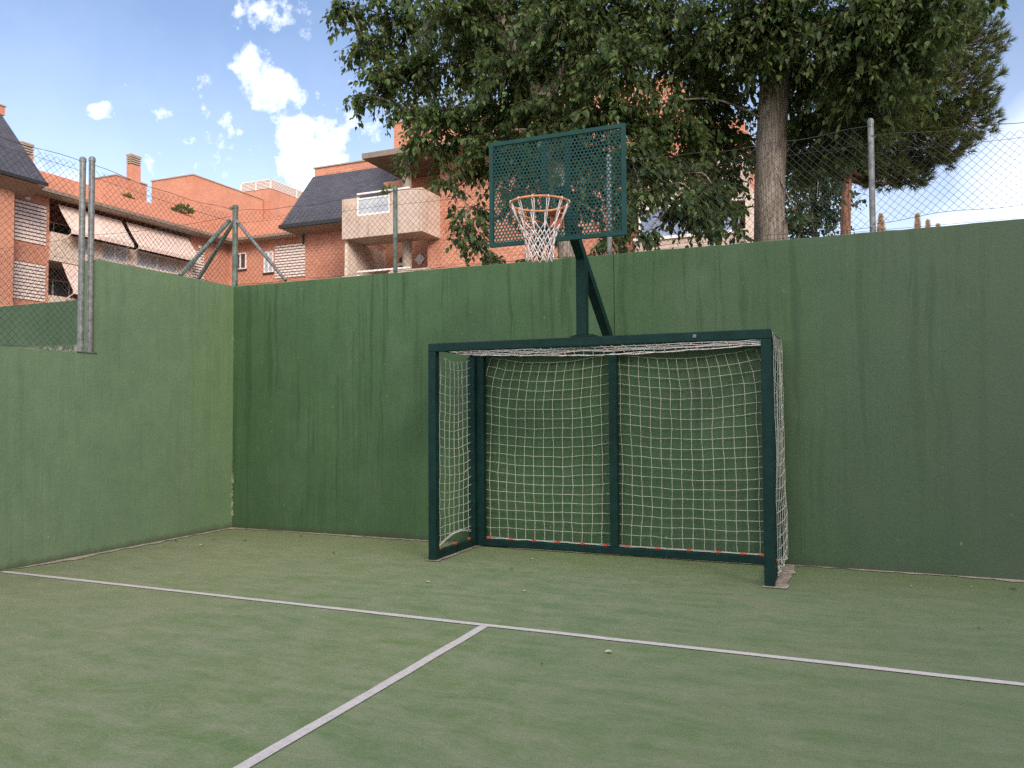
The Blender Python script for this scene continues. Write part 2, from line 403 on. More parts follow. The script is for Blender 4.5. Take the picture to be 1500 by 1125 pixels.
# light, sky and camera constants
SUN_H = (.75,-.66); SUN_EL = R(27); SUN_E = 2.0; SUN_A = R(20)
SHADE_BLK_H = 17.4  # height of the added shading block behind the camera
SKY_S = .10; SKY_TINT = (1.0,.98,1.03); VEIL0 = .03; VEIL_C = (9,9.6,10.5); HAZE_K = .9; CLOUD_C = (13,13,13.2)
CLOUDS = [(-.605,.7052,.3695,.030,1.0),(-.596,.711,.370,.024,1.0),(-.606,.69,.395,.024,.9),(-.6205,.684,.383,.014,.7),(-.5832,.7254,.3656,.024,.8),(-.61,.70,.378,.026,.9),(-.588,.745,.318,.036,1.0),(-.580,.758,.300,.046,1.1),(-.570,.769,.288,.036,1.0),(-.588,.757,.282,.04,.9),
    (-.5369,.7725,.339,.026,.35),(-.548,.768,.328,.022,.4),(-.507,.791,.342,.024,.35),(-.7308,.5985,.328,.013,.95),(-.736,.592,.330,.008,.8),(-.567,.693,.4445,.028,.42),(-.592,.673,.443,.024,.42),
    (-.655,.69,.305,.03,.12),(-.80,.56,.215,.06,.7),(-.76,.615,.19,.05,.8)]
SOFT = [(.215,.953,.215,.12,.72),(.12,.975,.165,.07,.4),(-.77,.60,.205,.06,.6)]
EXPOSURE = 1.0
CAM_P = (2.18167,-6.74194,1.41774); CAM_R = (-.40391,.0349,-.00539)
# ------------------------------------------------------------------ ground and court
def grid_sheet(x0,x1,y0,y1,z,nx=1,ny=1):
    mb = MB()
    for j in range(ny+1):
        for i in range(nx+1): mb.v.append((x0+(x1-x0)*i/nx, y0+(y1-y0)*j/ny, z))
    for j in range(ny):
        for i in range(nx): a = j*(nx+1)+i; mb.f.append((a,a+1,a+nx+2,a+nx+1))
    return mb
setp(obj('ground', grid_sheet(-400,400,-400,400,-.012), M['earth']), 'dry ground around the court', kind='structure')
setp(obj('court_turf', grid_sheet(WX-.1,9,-14,WY+.05,0,4,4), M['turf']), 'green sanded artificial turf of the court', kind='structure')
def ribbon(pts, w, z, wob=.004, seed=0):
    mb = MB(); P = [Vector((*p,0)) for p in pts]; L = (P[1]-P[0]).length; n = max(2,int(L/.12)); d = (P[1]-P[0]).normalized(); s = Vector((-d.y,d.x,0))
    for i in range(n+1):
        c = P[0].lerp(P[1], i/n); o = noise.noise(Vector((c.x*1.1,c.y*1.1,seed)))*wob*2.2
        e1 = noise.noise(Vector((c.x*5,c.y*5,seed+5)))*wob; e2 = noise.noise(Vector((c.x*5,c.y*5,seed+9)))*wob
        for sg,e in ((-1,e1),(1,e2)): q = c+s*(o+sg*w/2+e); mb.v.append((q.x,q.y,z))
    for i in range(n): mb.f.append((2*i,2*i+2,2*i+3,2*i+1))
    return mb
setp(obj('court_line', ribbon([(WX+.03,-1.90),(8.9,-1.90)], .056, .005, .006, 3), M['line']), 'white line laid across the turf', kind='structure')
setp(obj('court_line', ribbon([(-.085,-13.9),(-.085,-1.93)], .062, .0045, .004, 8), M['line']), 'white line running out from the cross line', kind='structure')
def rough_strip(along, a0, a1, inner, w, z, seed, rg=1.):
    mb = MB(); n = int((a1-a0)/.04)
    for i in range(n+1):
        a = a0+(a1-a0)*i/n
        k = w*(.72+rg*(.9*noise.noise(Vector((a*1.3,seed,0)))+.6*noise.noise(Vector((a*7,seed,3)))))
        k = max(.006,k)
        if along == 'x': mb.v += [(a,inner,z),(a,inner-k,z)]
        else: mb.v += [(inner,a,z),(inner+k,a,z)]
    for i in range(n): mb.f.append((2*i,2*i+1,2*i+3,2*i+2) if along=='x' else (2*i,2*i+2,2*i+3,2*i+1))
    return mb
setp(obj('concrete_strip', rough_strip('x',WX,8.9,WY+.01,.085,.006,2), M['sand']), 'bare concrete strip at the foot of the wall', kind='structure')
setp(obj('concrete_strip', rough_strip('y',-13,WY,WX-.01,.115,.0065,6), M['sand']), 'bare concrete strip at the foot of the wall', kind='structure')
def blob(cx,cy,rx,ry,z,seed,n=140):
    mb = MB(); mb.v.append((cx,cy,z))
    for i in range(n):
        a = 2*math.pi*i/n; k = .75+.40*noise.noise(Vector((math.cos(a)*1.5,math.sin(a)*1.5,seed)))+.12*noise.noise(Vector((math.cos(a)*6,math.sin(a)*6,seed)))
        # squarish outline
        q = (abs(math.cos(a))**6+abs(math.sin(a))**6)**(-1/6)
        mb.v.append((cx+rx*k*q*math.cos(a), cy+ry*k*q*math.sin(a), z))
    for i in range(n): mb.f.append((0,1+i,1+(i+1)%n))
    return mb
setp(obj('concrete_patch', rough_strip('y',-.05,.98,1.49,.26,.0075,11,.3), M['pad']), 'worn concrete patch under the right goal side', kind='structure')
setp(obj('concrete_patch', rough_strip('y',-.04,.98,-1.60,.19,.0075,14,.3), M['pad']), 'worn concrete patch under the left goal side', kind='structure')
setp(obj('concrete_patch', blob(0.0,.93,1.55,.06,.0085,9,90), M['pad']), 'worn concrete patch under the goal back', kind='structure')

# ------------------------------------------------------------------ walls
H = 3.007
mb = MB()
def wall_strip(mb, x0, x1, y0, y1, z0, z1, seed, amp=.007):
    """wall with a slightly worn, uneven top edge"""
    n = max(2,int((x1-x0)/.05)); b = len(mb.v)
    for i in range(n+1):
        x = x0+(x1-x0)*i/n
        e = amp*noise.noise(Vector((x*1.3,seed,0)))+amp*.7*noise.noise(Vector((x*9,seed,2)))-amp*2.2*max(0,noise.noise(Vector((x*3.1,seed,7)))-.45)
        mb.v += [(x,y0,z0),(x,y0,z1-.006+e),(x,y0+.008,z1+e),(x,y1,z1+e),(x,y1,z0)]
    for i in range(n):
        for k in range(4): a = b+i*5+k; mb.f.append((a,a+5,a+6,a+1))
    mb.f.append((b,b+1,b+2,b+3,b+4)); mb.f.append(tuple(b+n*5+k for k in (4,3,2,1,0)))
wall_strip(mb,WX-.1,-.015,WY,WY+.25,-.3,H,1); wall_strip(mb,-.008,9,WY,WY+.25,-.3,H,5); mb.box(-.3,.3,WY+.03,WY+.2,-.2,H-.02)
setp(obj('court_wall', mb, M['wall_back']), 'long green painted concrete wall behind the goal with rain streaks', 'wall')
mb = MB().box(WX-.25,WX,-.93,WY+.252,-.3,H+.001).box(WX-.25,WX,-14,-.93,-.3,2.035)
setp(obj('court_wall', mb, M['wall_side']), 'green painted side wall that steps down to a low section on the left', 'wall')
mb = MB().box(-16,WX-.255,WY+.004,WY+.25,-.3,H-.004)
setp(obj('court_wall', mb, M['wall_far_shaded']), 'green wall of the neighbouring court seen through the chain link at the far left', 'wall')

# ------------------------------------------------------------------ chain link fences
def lattice(mb, L, zb, zt, fmap, pitch=.0715, r=.0017, seed=0):
    """woven diamond mesh: two families of wavy diagonal wires; zb, zt are functions of u"""
    n = int((L+1.6)/pitch)
    for fam in (1,-1):
        for i in range(-n, n*2):
            u0 = i*pitch; pts = []
            hmax = 2.2; N = int(hmax/.09)
            for k in range(N+1):
                t = hmax*k/N; u = u0+fam*t
                if u < 0 or u > L: 
                    if len(pts) > 1: mb.tube(pts, r, 3, caps=False)
                    pts = []; continue
                b = zb(u); z = b+t
                if z > zt(u): break
                o = .010*noise.noise(Vector((u*1.6,z*1.6,seed)))+.0016*fam
                du = .006*noise.noise(Vector((u*3,z*3,seed+4))); dz = .006*noise.noise(Vector((u*3,z*3,seed+8)))
                pts.append(fmap(u+du, z+dz, o))
            if len(pts) > 1: mb.tube(pts, r, 3, caps=False)
def wire_line(mb, L, zf, fmap, r=.0022, n=40):
    mb.tube([fmap(L*i/n, zf(L*i/n), 0) for i in range(n+1)], r, 4, caps=False)
def tube_post(parent, x, y, z0, z1, r=.025, mat='galv'):
    mb = MB().tube([(x,y,z0),(x,y,z1-.012),(x,y,z1)], [r,r,r*.72], 14)
    mb.tube([(x,y,z1-.05),(x,y,z1-.015)], r*1.12, 14)
    return obj('post', mb, M[mat], parent, smooth=False)

FY = 1.13
fence = thing('chain_link_fence', 'chain link fence on round posts along the top of the back wall', 'fence', (0,FY,H))
tube_post(fence, -5.0, FY, H, 4.07, .035, 'greenpost')
tube_post(fence, -2.638, FY, H, 4.03, .026, 'greenpost')
for x,h in ((-.085,4.06),(2.378,4.065),(4.9,4.06)): tube_post(fence, x, FY, H, h, .026)
sag = lambda a,b,d: (lambda u: a+(b-a)*0+d*0)
for (xa,xb,zb0,zt0,s) in ((-4.97,-2.64,3.03,3.985,1),(-2.636,-.087,3.03,3.97,2),(-.083,2.376,3.05,3.99,3),(2.38,4.88,3.10,3.90,4)):
    L = xb-xa
    zt = lambda u,L=L,z=zt0: z-.05*math.sin(math.pi*u/L)+.008*math.sin(u*9)
    zb = lambda u,L=L,z=zb0,s=s: z+(.05*math.sin(math.pi*u/L)*(1 if s==4 else .3))+.012*math.sin(u*7+s)
    fm = lambda u,z,o,xa=xa: (xa+u, FY-.03+o, z)
    mb = MB(); lattice(mb, L, zb, zt, fm, seed=s*3.3)
    wire_line(mb, L, zt, fm, .003); wire_line(mb, L, zb, fm, .0026)
    obj('wire_mesh', mb, M['wire'], fence)
    mb = MB(); wire_line(mb, L, lambda u,L=L: 3.035+.0*u, lambda u,z,o,xa=xa: (xa+u, FY-.022, z), .002); wire_line(mb, L, lambda u,z=zt0: z-.16-.02*math.sin(u*1.3), lambda u,z,o,xa=xa: (xa+u, FY-.022, z), .002)
    obj('tension_wire', mb, M['wire'], fence)
obj('brace', MB().tube([(-4.98,FY,3.86),(-4.2,FY,3.045)], .021, 12), M['galv'], fence)
obj('brace', MB().tube([(-5.02,FY,3.86),(-5.72,FY,3.03)], .024, 12), M['greenpost'], fence)
obj('clamp', MB().box(-5.085,-5.02,FY-.02,FY+.02,4.02,4.05), M['greenpost'], fence)

ext = thing('chain_link_fence', 'chain link fence of the neighbouring court behind the slanted corner braces', 'fence', (-7,FY,H))
L = 5.9; fm = lambda u,z,o: (-5.05-u, FY-.03+o, z)
mb = MB(); lattice(mb, L, lambda u: 3.03, lambda u: 3.92-.04*abs(math.sin(u*1.2)), fm, seed=31); wire_line(mb, L, lambda u: 3.92-.04*abs(math.sin(u*1.2)), fm, .003)
obj('wire_mesh', mb, M['wire'], ext)
for x in (-7.6,-10.2): tube_post(ext, x, FY, H, 4.03)

FX = -5.04
side = thing('chain_link_fence', 'chain link fence on the stepped side wall with two tall posts side by side', 'fence', (FX,-.95,H))
for (y0,y1,b0,s) in ((-.90,1.09,3.03,51),(-6.2,-1.06,2.05,57)):
    L = y1-y0
    zt = lambda u,L=L: 4.0-.045*math.sin(math.pi*min(1,u/L))+.008*math.sin(u*8)
    zb = lambda u,b=b0: b+.010*math.sin(u*6)
    fm = lambda u,z,o,y0=y0: (FX+.03+o, y0+u, z)
    mb = MB(); lattice(mb, L, zb, zt, fm, seed=s); wire_line(mb, L, zt, fm, .003); wire_line(mb, L, zb, fm, .0026)
    obj('wire_mesh', mb, M['wire'], side)
    mb = MB(); wire_line(mb, L, lambda u: 3.87-.03*math.sin(u), fm, .002); obj('tension_wire', mb, M['wire'], side)
tube_post(side, -4.985, -1.068, 2.036, 4.035, .030); tube_post(side, -4.985, -.962, 2.036, 4.07, .030)
tube_post(side, -4.985, -3.5, 2.036, 4.05, .030); tube_post(side, -4.985, -6.1, 2.036, 4.05, .030)
obj('foot_plate', MB().box(-5.06,-4.91,-1.16,-.935,2.036,2.046), M['greenpost'], side)
obj('brace', MB().tube([(FX,1.07,3.86),(FX,.27,3.03)], .027, 12), M['greenpost'], side)

# ------------------------------------------------------------------ goal
goal = thing('football_goal', 'dark green square tube goal with white net standing against the wall', 'goal', (0,0,0))
B = .006; S = M['steel']
def gpart(name, x0,x1,y0,y1,z0,z1,mat=S): return obj(name, MB().box(x0,x1,y0,y1,z0,z1), mat, goal, bevel=B)
gpart('front_post', -1.58,-1.50,0,.08,0,2.0); gpart('front_post', 1.50,1.58,0,.08,0,2.0)
gpart('crossbar', -1.58,1.58,0,.08,2.001,2.08)
gpart('roof_bar', -1.58,-1.53,.081,.90,2.02,2.07); gpart('roof_bar', 1.53,1.58,.081,.90,2.02,2.07)
gpart('back_bar', -1.58,1.58,.901,.98,2.0,2.075)
gpart('back_post', -1.50,-1.42,.905,.98,.0,1.999); gpart('back_post', -1.58,-1.504,.86,.94,0,1.999)
gpart('back_post', 1.42,1.50,.905,.98,.0,1.999); gpart('back_post', 1.504,1.58,.86,.94,0,1.999)
gpart('back_upright', -.045,.035,.903,.98,.081,1.999)
gpart('ground_bar', -1.419,1.419,.905,.98,.012,.08)
gpart('ground_bar', -1.575,-1.505,.081,.859,.012,.08); gpart('ground_bar', 1.505,1.575,.081,.859,.012,.08)
gpart('bolt', .955,.985,-.006,.002,2.03,2.06,M['galv'])

def cordnet(nu, nv, f, r=.0030, skip=()):
    mb = MB()
    for i in range(nu+1): mb.tube([f(i,j) for j in range(nv+1)], r, 4, caps=False)
    for j in range(nv+1): mb.tube([f(i,j) for i in range(nu+1)], r, 4, caps=False)
    return mb
def nz(a,b,s): return noise.noise(Vector((a*.55,b*.55,s)))+.6*noise.noise(Vector((a*1.7,b*1.7,s+7)))
def back_f(i,j):
    u = i/29; v = j/19                    # v=0 bottom
    x = -1.47+2.94*u; z = .10+1.90*v
    half = (x+1.47)/1.47-1 if x < 0 else x/1.47*1
    hu = ((x+1.46)/1.42 if x < -.02 else (x-.0)/1.46)*2-1
    z -= (.075*(1-hu*hu))*min(1,v*3)*(.35+.65*v)
    x *= 1-.075*max(0,(v-.72)/.28)**2
    x += .010*nz(i,j,1.5)+.03*math.sin(math.pi*v)*noise.noise(Vector((u*3,v*2,9))); z += .011*nz(i,j,8.5)
    if j == 0: z = .094+.008*noise.noise(Vector((i*.4,0,0)))
    y = .992-.05*math.sin(math.pi*v)*max(0,noise.noise(Vector((u*2.2,v*2,3)))) - .03*(1-v)**4
    if abs(x+.005) < .07 or abs(x) > 1.40: y = max(y,.99)
    return (x, y, z)
netb = obj('net', cordnet(29, 19, back_f, .0030), M['cord'], goal, smooth=True, label='white back net hanging between the posts')
def side_f(sx):
    def f(i,j):
        u = i/(6 if sx > 0 else 8); v = j/(20 if sx > 0 else 21)
        y = .07+.83*u; z = .13+1.85*v-.05*math.sin(math.pi*u)*min(1,3*v)
        out = .0
        if sx > 0:
            out = .016+.012*(1-v)**2*(.4+u)+.02*max(0,noise.noise(Vector((u*2,v*3,2))))
            y += .03*(1-v)*u
            z = .10+1.95*v-.03*math.sin(math.pi*u)
            if j == 0: z = .08+.05*abs(noise.noise(Vector((i*.9,0,4))))
            if v > .98: return (1.588, y, 2.06-.025*math.sin(math.pi*u))
        else:
            out = .004+.02*noise.noise(Vector((u*2,v*3,5)))
            if j == 0: z = .10+.11*math.sin(math.pi*u*.8)
        x = sx*(1.58+out) if sx > 0 else -1.553+out
        return (x+.006*nz(i,j,sx*3), y+.012*nz(i,j,sx*5), z+.014*nz(i,j,sx*7))
    return f
obj('net', cordnet(8, 21, side_f(-1)), M['cord'], goal, smooth=True); obj('net', cordnet(6, 20, side_f(1), .0028), M['cord'], goal, smooth=True)
def roof_f(i,j):
    u = i/30; v = j/9
    x = -1.47+2.94*u; y = .06+.88*v
    z = 2.03-.04*math.sin(math.pi*v)*(.6+.4*math.sin(math.pi*u))-.035*math.sin(math.pi*u)*(v>.6)
    return (x+.02*nz(i,j,21), y+.02*nz(i,j,22), z+.012*nz(i,j,23))
obj('net', cordnet(30, 9, roof_f, .0032), M['cord2'], goal, smooth=True)
mb = MB().tube([(-1.41+2.82*i/60, .945, .089+.008*noise.noise(Vector((i*.35,1,1)))) for i in range(61)], .005, 5)
mb.tube([(-1.54, .09+.76*i/16, .10+.10*math.sin(math.pi*i/16*.8)+.01*noise.noise(Vector((i*.6,2,2)))) for i in range(17)], .006, 5)
mb.tube([(1.60+.02*math.sin(i), .09+.80*i/16, .10+.03*noise.noise(Vector((i*.6,6,2)))) for i in range(17)], .006, 5)
obj('net_rope', mb, M['cord'], goal, smooth=True)
def clip(x,y,z,a):
    mb = MB(); w = .036 if a=='x' else .02; d = .02 if a=='x' else .036
    mb.box(x-w/2,x+w/2,y-d/2,y+d/2,z-.010,z+.012); mb.box(x-w/4,x+w/4,y-d/2-.004,y-d/2+.001,z-.004,z+.006)
    obj('net_clip', mb, M['clip'], goal, bevel=.003)
for x in (-1.37,-1.12,-.86,-.60,-.34,-.10,.12,.42,.72,1.00,1.22,1.39): clip(x,.93,.092,'x')
for y in (.16,.48,.80): clip(-1.54,y,.092,'y')
for y in (.35,.7): clip(1.545,y,.092,'y')
# ------------------------------------------------------------------ basketball hoop on the goal
hoop = thing('basketball_hoop', 'teal basketball hoop with perforated backboard mounted on top of the goal', 'basketball hoop', (-.03,.04,2.08))
obj('base_plate', MB().box(-.13,.10,.0,.30,2.0805,2.094).box(-.10,-.06,.02,.06,2.094,2.104).box(.035,.075,.02,.06,2.094,2.104), S, hoop)
obj('pole', MB().box(-.075,.015,0,.09,2.0945,2.79), S, hoop, bevel=.006)
obj('arm', MB().bar((-.03,.95,2.085),(-.03,-.56,3.262),.082,.082), S, hoop, bevel=.005)
BX0,BX1,BZ0,BZ1,BY = -.646,.55,2.822,3.722,-.60
board = obj('backboard', MB().box(BX0,BX1,BY,BY+.03,BZ0,BZ0+.034).box(BX0,BX1,BY,BY+.03,BZ1-.034,BZ1).box(BX0,BX0+.034,BY,BY+.03,BZ0+.034,BZ1-.034).box(BX1-.034,BX1,BY,BY+.03,BZ0+.034,BZ1-.034), M['steel2'], hoop)
def perforated(x0,x1,z0,z1,y,p,rh,th=.003):
    mb = MB(); dz = p*math.sqrt(3)/2; j = 0; z = z0
    R_ = p/math.sqrt(3); N = 12
    while z < z1:
        x = x0+(p/2 if j%2 else 0)
        while x < x1:
            b = len(mb.v)
            for yy in (y, y+th):
                for k in range(N):
                    a = 2*math.pi*k/N+math.pi/6
                    ro = R_ if k%2==0 else R_*math.cos(math.pi/6)
                    mb.v.append((x+ro*math.cos(a), yy, z+ro*math.sin(a)))
                for k in range(N):
                    a = 2*math.pi*k/N+math.pi/6
                    mb.v.append((x+rh*math.cos(a), yy, z+rh*math.sin(a)))
            for k in range(N):
                k2 = (k+1)%N
                mb.f.append((b+k,b+k2,b+N+k2,b+N+k)); mb.f.append((b+2*N+k,b+3*N+k,b+3*N+k2,b+2*N+k2)); mb.f.append((b+N+k,b+N+k2,b+3*N+k2,b+3*N+k))
            x += p
        z += dz; j += 1
    return mb
obj('perforated_sheet', perforated(BX0+.03,BX1-.02,BZ0+.03,BZ1-.02,BY+.009,.0315,.0113), M['steel2'], board)
obj('stiffener', MB().box(-.175,-.133,BY+.014,BY+.05,BZ0+.035,BZ1-.035), M['steel2'], board)
obj('stiffener', MB().box(.03,.072,BY+.014,BY+.05,BZ0+.035,BZ1-.035), M['steel2'], board)
RC = Vector((-.03,-1.0,3.035)); RR = .228
mb = MB().tube([RC+Vector((RR*math.cos(2*math.pi*i/48),RR*math.sin(2*math.pi*i/48),0)) for i in range(48)], .0095, 10, closed=True)
rim = obj('rim', mb, M['rim'], hoop, smooth=True)
obj('mounting_plate', MB().box(-.09,.03,BY-.012,BY-.001,2.93,3.05).box(-.085,.025,BY-.17,BY-.0125,3.028,3.036), M['plate'], rim, bevel=.002)
mb = MB()
for s in (-1,1):
    a = R(270+s*62)
    mb.tube([RC+Vector((RR*math.cos(a),RR*math.sin(a),-.008)), RC+Vector((s*.19,.03,-.055)), Vector((-.03+s*.05,BY-.02,2.945))], .006, 8)
    mb.tube([RC+Vector((s*.03,RR*.97,0)), Vector((-.03+s*.04,BY-.006,3.03))], .008, 8)
obj('support_rod', mb, M['rim'], rim, smooth=True)
# hoop net: twelve straight loops, then knotted diamonds
mb = MB()
prof = [(0,.226),(-.17,.158),(-.225,.132),(-.28,.117),(-.335,.108),(-.39,.106),(-.445,.112)]
def np_(k, ring):
    a = 2*math.pi*(k)/12+.13; dz,r = prof[ring]
    wob = .010*noise.noise(Vector((k*1.3,ring*1.1,2))); 
    return RC+Vector(((r+wob)*math.cos(a+wob), (r+wob)*math.sin(a+wob), dz+.012*noise.noise(Vector((k*.9,ring,5)))))
def bow(p,q,s):
    m = (p+q)/2+Vector((0,0,-.006)); return [p,m,q]
for k in range(12):
    for s in (-.35,.35):
        a = 2*math.pi*(k+s*.25)/12+.13
        top = RC+Vector((RR*math.cos(a),RR*math.sin(a),.006))
        mb.tube([top+Vector((0,0,-.01)), top.lerp(np_(k,1),.5)+Vector((0,0,-.004)), np_(k,1)], .0036, 5)
    a = 2*math.pi*k/12+.13
    mb.tube([RC+Vector((math.cos(a)*(RR+.012*math.cos(t)), math.sin(a)*(RR+.012*math.cos(t)), .012*math.sin(t))) for t in [2*math.pi*i/8 for i in range(8)]], .0035, 5, closed=True)
    for ring in range(1,6):
        sh = .5*((ring-1)%2); sh2 = .5*(ring%2)
        for d in (-.5,.5): mb.tube(bow(np_(k+sh,ring), np_(k+sh+d,ring+1),0), .0042, 5)
obj('net', mb, M['cord2'], rim, smooth=True)

# ------------------------------------------------------------------ fallen leaves
def fallen(x,y,s,mat,label,rot):
    mb = MB(); pts = [(0,-.5,.0),(-.36,-.1,.12),(-.25,.3,.10),(0,.62,.02),(.27,.3,.13),(.36,-.1,.16),(0,.1,.03)]
    c,sn = math.cos(rot),math.sin(rot)
    up = [(x+s*(a*c-b*sn), y+s*(a*sn+b*c), .0095+s*h) for a,b,h in pts]
    n = len(up); mb.v = up+[(a,b,z+.0012) for a,b,z in up]
    fs = [(0,6,2,1),(6,3,2),(0,5,4,6),(6,4,3)]
    mb.f = [tuple(reversed(f)) for f in fs]+[tuple(i+n for i in f) for f in fs]
    bd = [0,5,4,3,2,1]
    for i in range(6): a,b = bd[i],bd[(i+1)%6]; mb.f.append((a,b,b+n,a+n))
    setp(obj('fallen_leaf', mb, M[mat]), label, 'leaf', 'fallen leaves on the court')
fallen(-1.091,-0.882,0.040,'fallen_y','curled yellow leaf on the turf in front of the left goal post',1.49)
fallen(-0.225,-0.888,0.036,'fallen_p','pale yellowish leaf on the turf in front of the middle of the goal',3.42)
fallen(0.840,-2.179,0.044,'fallen_p','pale leaf just below the long white line, right of the junction',2.32)
fallen(-0.674,0.398,0.036,'fallen_p','small pale leaf lying close to the back bar inside the goal',3.79)
fallen(0.558,-2.538,0.018,'fallen_b','tiny dark scrap alone on the turf below the line junction',3.93)
fallen(-4.757,-0.024,0.040,'fallen_b','dark leaf close to the side wall near the corner',0.41)
fallen(-4.252,-0.165,0.056,'fallen_p','flat pale leaf on the turf in front of the corner',0.08)
fallen(-4.433,0.203,0.032,'fallen_b','small brown leaf in front of the corner, left of the larger dark one',5.26)
fallen(-4.035,0.257,0.040,'fallen_b','brown leaf just right of the wall corner',1.63)
fallen(-3.668,0.762,0.036,'fallen_b','dark leaf at the foot of the back wall left of the goal',1.47)
fallen(-2.652,-0.022,0.040,'fallen_b','dark brown leaf midway between corner and goal',6.25)
fallen(-1.409,-0.077,0.028,'fallen_b','tiny dark leaf right beside the foot of the left goal post',2.95)
fallen(-0.674,-0.100,0.032,'fallen_b','brown leaf on the turf inside the goal mouth',5.25)
fallen(2.585,0.417,0.024,'fallen_p','pale speck of leaf on the turf near the right wall',2.99)
fallen(3.311,0.601,0.048,'fallen_b','dark leaf at the foot of the wall at the far right',4.01)
fallen(2.902,-0.792,0.024,'fallen_b','small dark scrap on the turf on the far right',0.95)
fallen(3.017,0.562,0.024,'fallen_y','orange scrap on the turf near the wall on the right',3.99)
# ------------------------------------------------------------------ buildings
def bpart(name, parent, mat, *boxes, smooth=False, label=None):
    mb = MB()
    for b in boxes: mb.box(*b)
    return obj(name, mb, M[mat], parent, smooth, label=label)
def louvre_x(parent, x, y0, y1, z0, z1, n):
    """slatted shutter panel on a wall that faces +x"""
    mb = MB(); p = (z1-z0)/n
    for i in range(n):
        z = z0+i*p; mb.prism([(x+.025,y0,z+.02),(x+.055,y0,z),(x+.065,y0,z+p*.66),(x+.035,y0,z+p*.70)], (0,y1-y0,0))
    o = obj('louvre', mb, M['louvre'], parent)
    bpart('louvre_back', o, 'brown', (x+.003,x+.012,y0,y1,z0,z1)); return o
def louvre_y(parent, y, x0, x1, z0, z1, n):
    mb = MB(); p = (z1-z0)/n
    for i in range(n):
        z = z0+i*p; mb.prism([(x0,y-.025,z+.02),(x0,y-.055,z),(x0,y-.065,z+p*.66),(x0,y-.035,z+p*.70)], (x1-x0,0,0))
    o = obj('louvre', mb, M['louvre'], parent)
    bpart('louvre_back', o, 'brown', (x0,x1,y-.012,y-.003,z0,z1)); return o
def window_y(parent, y, x0, x1, z0, z1, mull=True, mat='glassd', t=.07, sill=True):
    """window in a wall that faces -y"""
    bx = [(x0,x0+t,y-.05,y-.003,z0,z1),(x1-t,x1,y-.05,y-.003,z0,z1),(x0+t,x1-t,y-.05,y-.003,z0,z0+t),(x0+t,x1-t,y-.05,y-.003,z1-t,z1)]
    if mull: c = (x0+x1)/2; bx.append((c-t*.6,c+t*.6,y-.055,y-.003,z0+t,z1-t))
    w = bpart('window', parent, 'white', *bx)
    bpart('pane', w, mat, (x0+t,x1-t,y-.02,y-.004,z0+t,z1-t))
    if sill: bpart('sill', w, 'dark', (x0-.05,x1+.05,y-.09,y-.004,z0-.1,z0-.003))
    return w
def window_x(parent, x, y0, y1, z0, z1, n=1, mat='glassd', t=.07):
    bx = [(x+.003,x+.05,y0,y0+t,z0,z1),(x+.003,x+.05,y1-t,y1,z0,z1),(x+.003,x+.05,y0+t,y1-t,z0,z0+t),(x+.003,x+.05,y0+t,y1-t,z1-t,z1)]
    for k in range(1,n): c = y0+(y1-y0)*k/n; bx.append((x+.003,x+.055,c-t*.5,c+t*.5,z0+t,z1-t))
    w = bpart('window', parent, 'white', *bx)
    bpart('pane', w, mat, (x+.004,x+.02,y0+t,y1-t,z0+t,z1-t)); return w
def chimney(parent, x0,x1,y0,y1,z0,z1):
    o = bpart('chimney', parent, 'brick', (x0,x1,y0,y1,z0,z1-.62))
    mb = MB()
    for k in range(4): mb.box(x0-.02,x1+.02,y0-.02,y1+.02,z1-.56+k*.13,z1-.49+k*.13)
    mb.box(x0-.03,x1+.03,y0-.03,y1+.03,z1-.08,z1)
    obj('chimney_cap', mb, M['conc_g'], o); bpart('flue', o, 'dark', (x0+.1,x1-.1,y0+.1,y1-.1,z1-.62,z1-.08))

# --- L shaped wing with awnings
A = thing('apartment_building', 'long orange brick apartment wing with clay tiled roof, awnings and rooftop blocks', 'building', (-33,24,0))
mb = MB().box(-45,-34.9,10,45,-.3,11.9).box(-34.898,-33,10,19.35,-.3,11.9).box(-34.898,-33,28.25,31.25,-.3,11.9)
mb.box(-34.897,-18,31.26,44,-.3,11.9)
obj('wall', mb, M['brick'], A)
mb = MB().prism([(-32.2,10,11.99),(-32.2,10,11.9),(-37.2,10,11.9),(-37.2,10,14.34)], (0,34,0)); obj('roof', mb, M['tiles'], A)
mb = MB().prism([(-45,30.5,11.985),(-45,30.5,11.905),(-45,36,11.905),(-45,33.6,13.82)], (26,0,0)); obj('roof', mb, M['tiles'], A)
bpart('penthouse', A, 'brick', (-45,-37.2,10,46,11.95,14.3), label='brick attic wall behind the tiled slope')
bpart('penthouse', A, 'brick', (-40.2,-38,27.3,29.56,14.3,15.65)); bpart('coping', A, 'conc_g', (-40.25,-37.95,27.25,29.6,15.65,15.72))
bpart('penthouse', A, 'brick', (-40.65,-37,32.34,39,14.2,16.93)); bpart('coping', A, 'conc_g', (-40.7,-36.95,32.29,39.0,16.93,17.0))
bpart('penthouse', A, 'brick', (-39.1,-36.39,39.1,52,13,17.72))
mb = MB()
for k in range(6): mb.box(-39.1,-36.36,39.07,52,17.76+k*.1,17.81+k*.1)
for x,y in ((-36.36,39.07),(-39.08,39.07),(-36.36,42),(-36.36,45),(-37.7,39.07)): mb.box(x-.04,x+.03,y-.03,y+.04,17.7,18.38)
mb.box(-39.13,-36.33,39.04,52,18.34,18.40)
obj('roof_louvre', mb, M['louvre'], A); bpart('plant_box', A, 'conc_g', (-38.9,-36.6,39.3,51.8,17.72,18.3))
chimney(A, -38.3,-37.9,28.3,29.0,14.3,17.25)
chimney(A, -38.3,-37.9,21.35,22.02,14.3,15.85)
bpart('cornice', A, 'conc_g', (-33.0,-32.2,10,30.498,11.78,11.898), (-32.999,-18,30.5,31.258,11.78,11.898))
